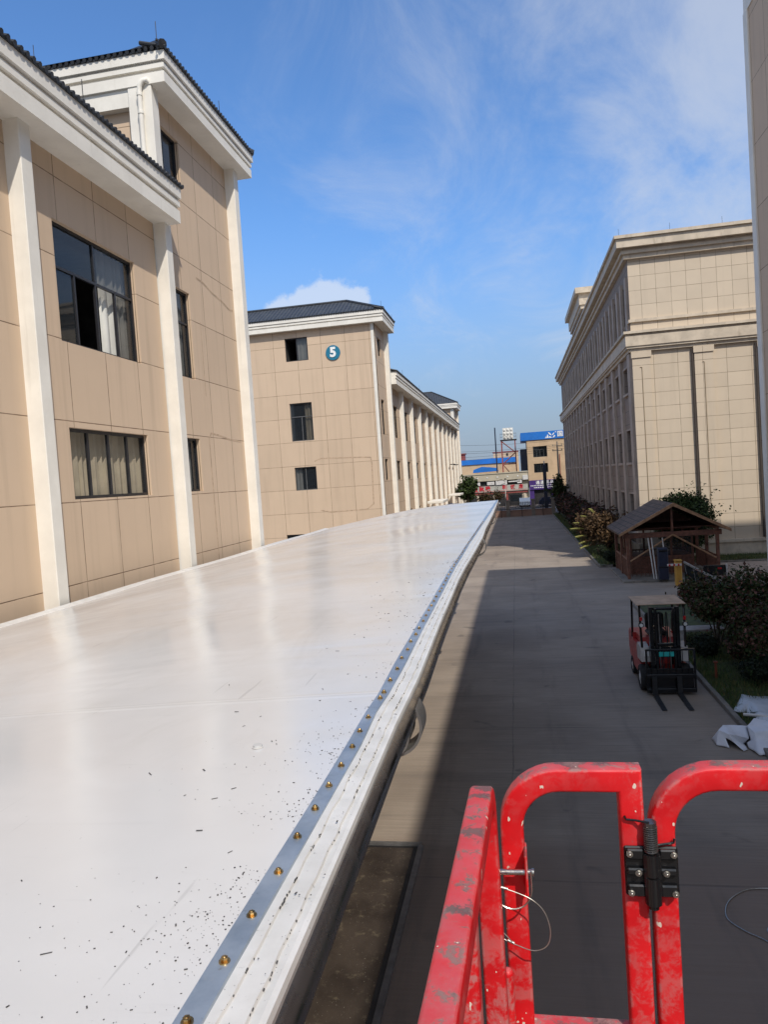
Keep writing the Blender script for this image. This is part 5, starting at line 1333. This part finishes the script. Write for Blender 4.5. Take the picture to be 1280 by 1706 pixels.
# ------------------------------------------------------------------ end of the drive: wall, fence, street
FN = thing('boundary_fence', (0, 93.2, 0), 'black iron fence on a low pinkish wall across the end of the drive', 'fence')
m = MB(); m.box(-7.6, 4.3, 93.1, 93.3, 0, .72); m.box(-7.6, 4.3, 93.05, 93.35, .721, .82); m.build('low_wall', M['pinkwall'], FN)
for x in (-1.15, 1.95, -4.3, 4.4):
    m = MB(); m.box(x-.22, x+.22, 92.98, 93.42, 0, 1.95); m.box(x-.28, x+.28, 92.92, 93.48, 1.951, 2.1); m.build('pier', M['pier'], FN)
m = MB(); random.seed(3)
for (xa, xb) in ((-7.5, -4.55), (-4.05, -1.4), (-.9, 1.7), (2.2, 4.15)):
    m.box(xa, xb, 93.18, 93.22, .95, 1.0); m.box(xa, xb, 93.18, 93.22, 1.62, 1.67)
    x = xa+.1
    while x < xb: 
        m.cyl((x, 93.2, .82), (x, 93.2, 1.8), .016, n=5); x += .3
    x = xa+.25
    while x < xb-.2:
        m.tube([(x+.16*math.cos(R(a)), 93.2, 1.3+.22*math.sin(R(a))) for a in range(0, 360, 40)], .016, 5, True); x += .42
m.build('iron_panel', M['black_rough'], FN)
bg_ = thing('swing_barrier', (0, 92.0, 0), 'thin dark steel barrier rail on three posts in front of the low wall', 'barrier')
for x in (-2.0, .55, 3.1):
    m = MB(); m.cyl((x, 92, 0), (x, 92, 1.35), .035, n=8); m.build('post', M['black_rough'], bg_)
m = MB(); m.cyl((-2.4, 92, 1.0), (3.3, 92, 1.0), .03, n=6); m.build('rail', M['black_rough'], bg_)

def ctext(par, txt, x, y, z, size, mat, bold=.02, name='lettering'):
    return text_mesh(txt, size, mat, name, par, T(x-par.location.x, y-par.location.y, z-par.location.z) @ FACE_S, .02, bold)
SY = 120.0
R1 = thing('restaurant_building', (-5, SY, 0), 'low beige restaurant with a pale sign board in red characters across the street', 'shop')
m = MB(); m.box(-14, 2.0, SY, SY+10, 0, 4.42); m.build('wall', M['beige'], R1)
m = MB(); m.box(-14, 2.05, SY-.45, SY+10, 4.42, 5.5); m.box(-14.05, 2.1, SY-.55, SY+10, 5.5, 5.66); m.build('parapet', M['beige'], R1)
m = MB()
for i in range(9): m.cyl((-12.6+i*1.62, SY-.46, 4.95), (-12.6+i*1.62, SY-.50, 4.95), .12, n=10)
m.build('parapet_lamps', M['lens'], R1)
m = MB(); m.box(-13, 1.0, SY-.02, SY-.005, 3.62, 4.38); m.build('upper_glazing', M['dark_inside'], R1)
for (x0, x1, z0, z1) in ((-6.3, -5.7, 3.7, 4.25), (-4.6, -3.4, 3.72, 4.25), (-3.2, -1.4, 3.65, 4.35), (-1.2, .7, 4.0, 4.2), (.2, .95, 3.75, 4.3), (1.1, 1.95, 4.25, 5.0)):
    m = MB(); m.cbox(x0, x1, SY-.5-(.1 if z1 > 4.4 else 0), SY-.03, z0, z1, .03); m.build('air_conditioner', M['off_white'], R1)
m = MB(); m.box(-8.2, 1.9, SY-.35, SY-.06, 2.62, 3.6); m.build('sign_board', M['sign_pale'], R1)
for ch, x in (('明', -1.85), ('饭', -.55), ('店', .75)): ctext(R1, ch, x, SY-.38, 3.2, .72, M['sign_red'], .02)
ctext(R1, '家', -5.5, SY-.38, 3.15, .85, M['sign_red'], .03); ctext(R1, '味', -4.5, SY-.38, 3.15, .8, M['sign_red'], .03); ctext(R1, '农', -6.5, SY-.38, 3.0, .8, M['sign_red'], .03)
m = MB(); m.box(-8, 1.7, SY-.36, SY-.352, 2.72, 2.76); m.build('sign_rule', M['sign_red'], R1)
m = MB(); m.box(-8, 1.8, SY-.2, SY-.02, 2.25, 2.55); m.build('red_canopy', M['rust'], R1)
m = MB(); m.box(-8, .9, SY-.06, SY-.01, .2, 2.1); m.build('shop_front', M['dark_inside'], R1)
m = MB(); m.box(-1.0, .8, SY-.09, SY-.07, .9, 1.9); m.build('shop_window', M['glass'], R1)
for x, mt in ((-1.5, 'rust'), (1.3, 'stone_trim'), (-3.6, 'stone_trim'), (-6.2, 'stone_trim')):
    m = MB(); m.box(x-.16, x+.16, SY-.3, SY-.1, .14, 2.1); m.build('door_pillar', M[mt], R1)
R2 = thing('print_shop_building', (5, SY, 0), 'peach three storey building with a blue roof band and purple shop sign', 'building')
m = MB(); f4 = wf('-y', SY-.6); wh = [(2.97, 5.16, 7.7, 9.42), (2.99, 5.18, 5.24, 6.68)]
wall_holes(m, f4, 2.05, 16, 2.9, 10.46, wh, .2); m.quad((2.05, SY-.6, 2.9), (2.05, SY+10, 2.9), (2.05, SY+10, 10.46), (2.05, SY-.6, 10.46)); m.quad((2.05, SY-.6, 2.9), (16, SY-.6, 2.9), (16, SY+1, 2.9), (2.05, SY+1, 2.9)); m.build('wall', M['peach'], R2)
for q in wh: window(R2, f4, *q, cols=4 if q[2] > 7 else 2, transom=8.9 if q[2] > 7 else None, depth=.2, room=True, gl='glass_clear', fm=M['frame_grey'])
m = MB(); m.box(1.15, 16.2, SY-.75, SY+10, 10.46, 11.72); m.build('blue_fascia', M['blue_band'], R2)
# leaf emblem
m = MB(); ez, ex, ey = 10.72, 6.05, SY-.78
def leafshape(x0, z0, x1, z1, w):
    d = Vector((x1-x0, z1-z0)); n = Vector((-d.y, d.x)).normalized()*w; P = [(x0, z0)]
    for t in (.25, .5, .75): P.append((x0+d.x*t+n.x*math.sin(math.pi*t), z0+d.y*t+n.y*math.sin(math.pi*t)))
    P.append((x1, z1))
    for t in (.75, .5, .25): P.append((x0+d.x*t-n.x*math.sin(math.pi*t), z0+d.y*t-n.y*math.sin(math.pi*t)))
    m.prism(P, ey, ey+.025, 'y')
leafshape(6.0, 10.95, 5.45, 11.55, .11); leafshape(6.05, 10.98, 6.45, 11.42, .09); leafshape(6.15, 10.6, 6.55, 11.0, .12)
m.prism([(5.15, 10.62), (5.55, 10.62), (5.45, 11.05), (5.35, 11.2), (5.3, 11.0)], ey, ey+.025, 'y'); m.prism([(4.95, 10.6), (5.13, 10.62), (5.14, 10.95)], ey, ey+.025, 'y'); m.prism([(5.6, 10.62), (6.05, 10.62), (6.0, 10.72), (5.62, 10.9)], ey, ey+.025, 'y'); m.cyl((6.62, ey, 11.5), (6.62, ey+.025, 11.5), .09, n=10)
m.build('leaf_emblem', M['sign_white'], R2); ctext(R2, '国', 7.3, SY-.77, 11.1, .95, M['sign_white'], .02)
m = MB(); m.box(2.1, 6.3, SY-.75, SY-.6, 2.55, 4.05); m.build('purple_sign', M['sign_purple'], R2)
for i, ch in enumerate('通通彩印'): ctext(R2, ch, 3.42+i*.72+(.1 if i > 1 else 0), SY-.78, 3.62, .62, M['sign_white'], .012)
m = MB(); random.seed(4)
for rr, z in ((0, 3.12), (1, 2.8)):
    x = 2.3+rr*.5
    while x < 5.9: 
        w = random.uniform(.12, .26); m.box(x, x+w, SY-.775, SY-.752, z, z+.14); x += w+.1
m.build('sign_small_print', M['sign_white'], R2)
m = MB(); m.box(2.1, 16, SY-.3, SY-.05, .1, 2.9); m.build('shop_front', M['dark_inside'], R2)
m = MB(); m.box(2.1, 2.8, SY-.6, SY-.3, .1, 2.55); m.box(5.5, 6.2, SY-.6, SY-.3, .1, 2.55); m.build('sign_pillar', M['sign_purple'], R2)
m = MB(); m.box(1.0, 2.03, SY+1.5, SY+9, 5.7, 9.2); m.build('glass_stair', M['navy'], R2)
for x in (6.75, 7.05):
    m = MB(); m.cyl((x, SY-.68, 4.1), (x, SY-.68, 8.0), .05, n=6); m.build('drain_pipe', M['rust'], R2)
R3 = thing('blue_roof_factory', (-6, 140, 0), 'far peach factory hall with a bright blue fascia behind the restaurant', 'building')
m = MB(); m.box(-40, .3, 140, 165, 0, 7.5); m.build('wall', M['peach'], R3)
m = MB(); m.box(-40, .35, 139.8, 165, 7.5, 8.45); m.build('blue_fascia', M['blue_band'], R3)
m = MB(); P = [(-7.6, 5.9), (-7.4, 6.5), (-5.9, 6.95), (-3.4, 6.6), (-3.0, 6.0)]; m.prism(P, 134, 139, 'y'); m.build('blue_shed_roof', M['blue_band'], R3)
R4 = thing('rear_block', (-1, 150, 0), 'small peach block showing above the blue fascia', 'building')
m = MB(); m.box(-4.2, .8, 150, 156, 0, 9.7); m.build('wall', M['peach'], R4)
m = MB(); m.box(-4.3, .9, 149.9, 156, 9.7, 9.9); m.build('coping', M['rust'], R4)
m = MB(); m.box(-1.6, -1.2, 149.95, 150, 9.0, 9.5); m.build('window', M['dark_inside'], R4)
R5 = thing('roof_hut', (-10.3, 141, 8.45), 'small red roof hut on the blue fascia hall', 'hut')
m = MB(); m.box(-11.3, -9.3, 141, 143, 8.46, 9.6); m.build('wall', M['rust'], R5)
m = MB(); m.box(-11.5, -9.1, 140.8, 143.2, 9.6, 9.8); m.build('roof', M['rust'], R5)
TK = thing('water_tank', (-.85, 125.4, 6), 'white panelled water tank on a red steel tower above the shops', 'water tank')
m = MB(); m.box(-1.70, .02, 125, 126.7, 11.12, 13.05)
for i in range(3):
    for j in range(3): m.sphere((-1.41+i*.57, 125, 11.45+j*.63), .22, .14, .24, 10, 6)
m.build('tank_shell', M['tank'], TK, smooth=True)
m = MB(); m.box(-2.2, .55, 124.6, 127.1, 10.95, 11.1); m.build('deck', M['black_rough'], TK)
for x in (-2.0, .25):
    for y in (124.8, 126.9):
        m = MB(); m.box(x-.09, x+.09, y-.09, y+.09, 5.0, 10.95); m.build('leg', M['rust'], TK)
m = MB()
for y in (124.8, 126.9):
    m.tube([(-2, y, 10.9), (.25, y, 8.9)], .07, 5); m.tube([(.25, y, 8.9), (-2, y, 7.0)], .07, 5); m.tube([(-2, y, 7.0), (.25, y, 7.0)], .07, 5); m.tube([(-2, y, 7.0), (-.8, y, 5.4)], .07, 5)
m.build('bracing', M['rust'], TK)
m = MB()
for z in (11.6, 12.1): m.tube([(-2.15, 124.65, z), (.5, 124.65, z), (.5, 127, z), (-2.15, 127, z)], .02, 4, True)
for x in (-2.15, -1.3, -.4, .5): m.cyl((x, 124.65, 11.1), (x, 124.65, 12.1), .02, n=4)
m.build('handrail', M['steel_hoop'], TK)
m = MB(); m.cyl((-3.0, 126, 0), (-3.0, 126, 13.3), .13, .10, n=8); tag(m.build('steel_mast', M['navy'], smooth=True), 'tall plain dark mast left of the water tank', 'mast')
def pole(name, x, y, h, label, arms):
    t = thing(name, (x, y, 0), label, 'pole'); m = MB(); m.cyl((x, y, 0), (x, y, h), .15, .10, n=8); m.build('shaft', M['pier'], t, smooth=True)
    for z in arms:
        m = MB(); m.box(x-.75, x+.75, y-.06, y+.06, z, z+.1)
        for dx in (-.65, 0, .65): m.cyl((x+dx, y, z+.1), (x+dx, y, z+.3), .05, n=6)
        m.build('cross_arm', M['pier'], t)
    return t
pole('utility_pole', 6.35, 112, 9.7, 'concrete utility pole with cross arms in front of the peach building', (9.0, 8.3))
dp = thing('street_post', (3.72, 97, 0), 'dark square post standing at the street in front of the purple sign', 'post')
m = MB(); m.cbox(3.5, 3.94, 96.85, 97.15, 0, 6.3, .02); m.build('shaft', M['navy'], dp); m = MB(); m.cyl((3.72, 97, 6.3), (3.72, 97, 6.75), .07, n=8); m.build('finial', M['off_white'], dp)
lp = thing('lamp_post', (-1.5, 97, 0), 'slim white street lamp post with two small arms in front of the restaurant', 'street lamp')
m = MB(); m.cyl((-1.5, 97, 0), (-1.35, 97, 4.7), .06, .045, n=8); m.build('shaft', M['off_white'], lp, smooth=True)
m = MB(); m.tube([(-1.35, 97, 4.4), (-1.9, 97, 4.75), (-2.4, 97, 4.5)], .03, 5); m.tube([(-1.35, 97, 4.2), (-2.0, 97, 4.0)], .03, 5); m.build('arm', M['black_rough'], lp)
m = MB(); m.sphere((-1.35, 97, 4.75), .16, .16, .07, 10, 6); m.build('lamp_head', M['black_rough'], lp, smooth=True)
for i, (z0, z1, sag, lab) in enumerate(((10.3, 9.85, .25, 'topmost'), (9.3, 9.3, .3, 'second'), (9.0, 9.1, .3, 'third'), (8.4, 8.9, .35, 'fourth'), (7.9, 8.6, .3, 'lowest'))):
    m = MB(); P = [(-30+i, 112+.3*i, z0+1)]+[(-10+t*16.4/8, 112+.2*i, z0+(z1-z0)*t/8-sag*4*(t/8)*(1-t/8)) for t in range(9)]+[(26, 112+.2*i, z1+.8)]
    m.tube(P, .022, 4); tag(m.build('overhead_wire', M['cable']), lab+' of the overhead wires crossing the sky in front of the tank tower', 'wire', 'overhead wires')
def car(x, y, label, mat, L_=4.2, van=False):
    t = thing('parked_car', (x, y, 0), label, 'car')
    m = MB(); h = 1.45
    P = [(x-L_/2, .35), (x+L_/2, .35), (x+L_/2, .8), (x+L_/2-.9, .92), (x+L_/2-1.5, h), (x-L_/2+.6, h), (x-L_/2+.05, .95)]
    m.prism(P, y-.82, y+.82, 'y'); m.build('body', mat, t)
    m = MB(); m.prism([(x+L_/2-1.05, .95), (x+L_/2-1.55, h-.09), (x-L_/2+.75, h-.09), (x-L_/2+.4, .97)], y-.83, y+.83, 'y'); m.build('glazing', M['navy'], t)
    if van: t.rotation_euler = (0, 0, R(90))
    for dx in (-L_*.3, L_*.3):
        for s in (-1, 1):
            m = MB(); m.cyl((x+dx, y+s*.62, .32), (x+dx, y+s*.84, .32), .32, n=16); o = m.build('wheel', M['rubber'], t); m = MB(); m.cyl((x+dx, y+s*.6, .32), (x+dx, y+s*.85, .32), .18, n=12); m.build('rim', M['steel_hoop'], o)
car(1.2, 117.5, 'white car parked before the restaurant door', M['car_white'], 3.9, True); car(5.4, 115, 'dark car in front of the purple shop', M['navy'])
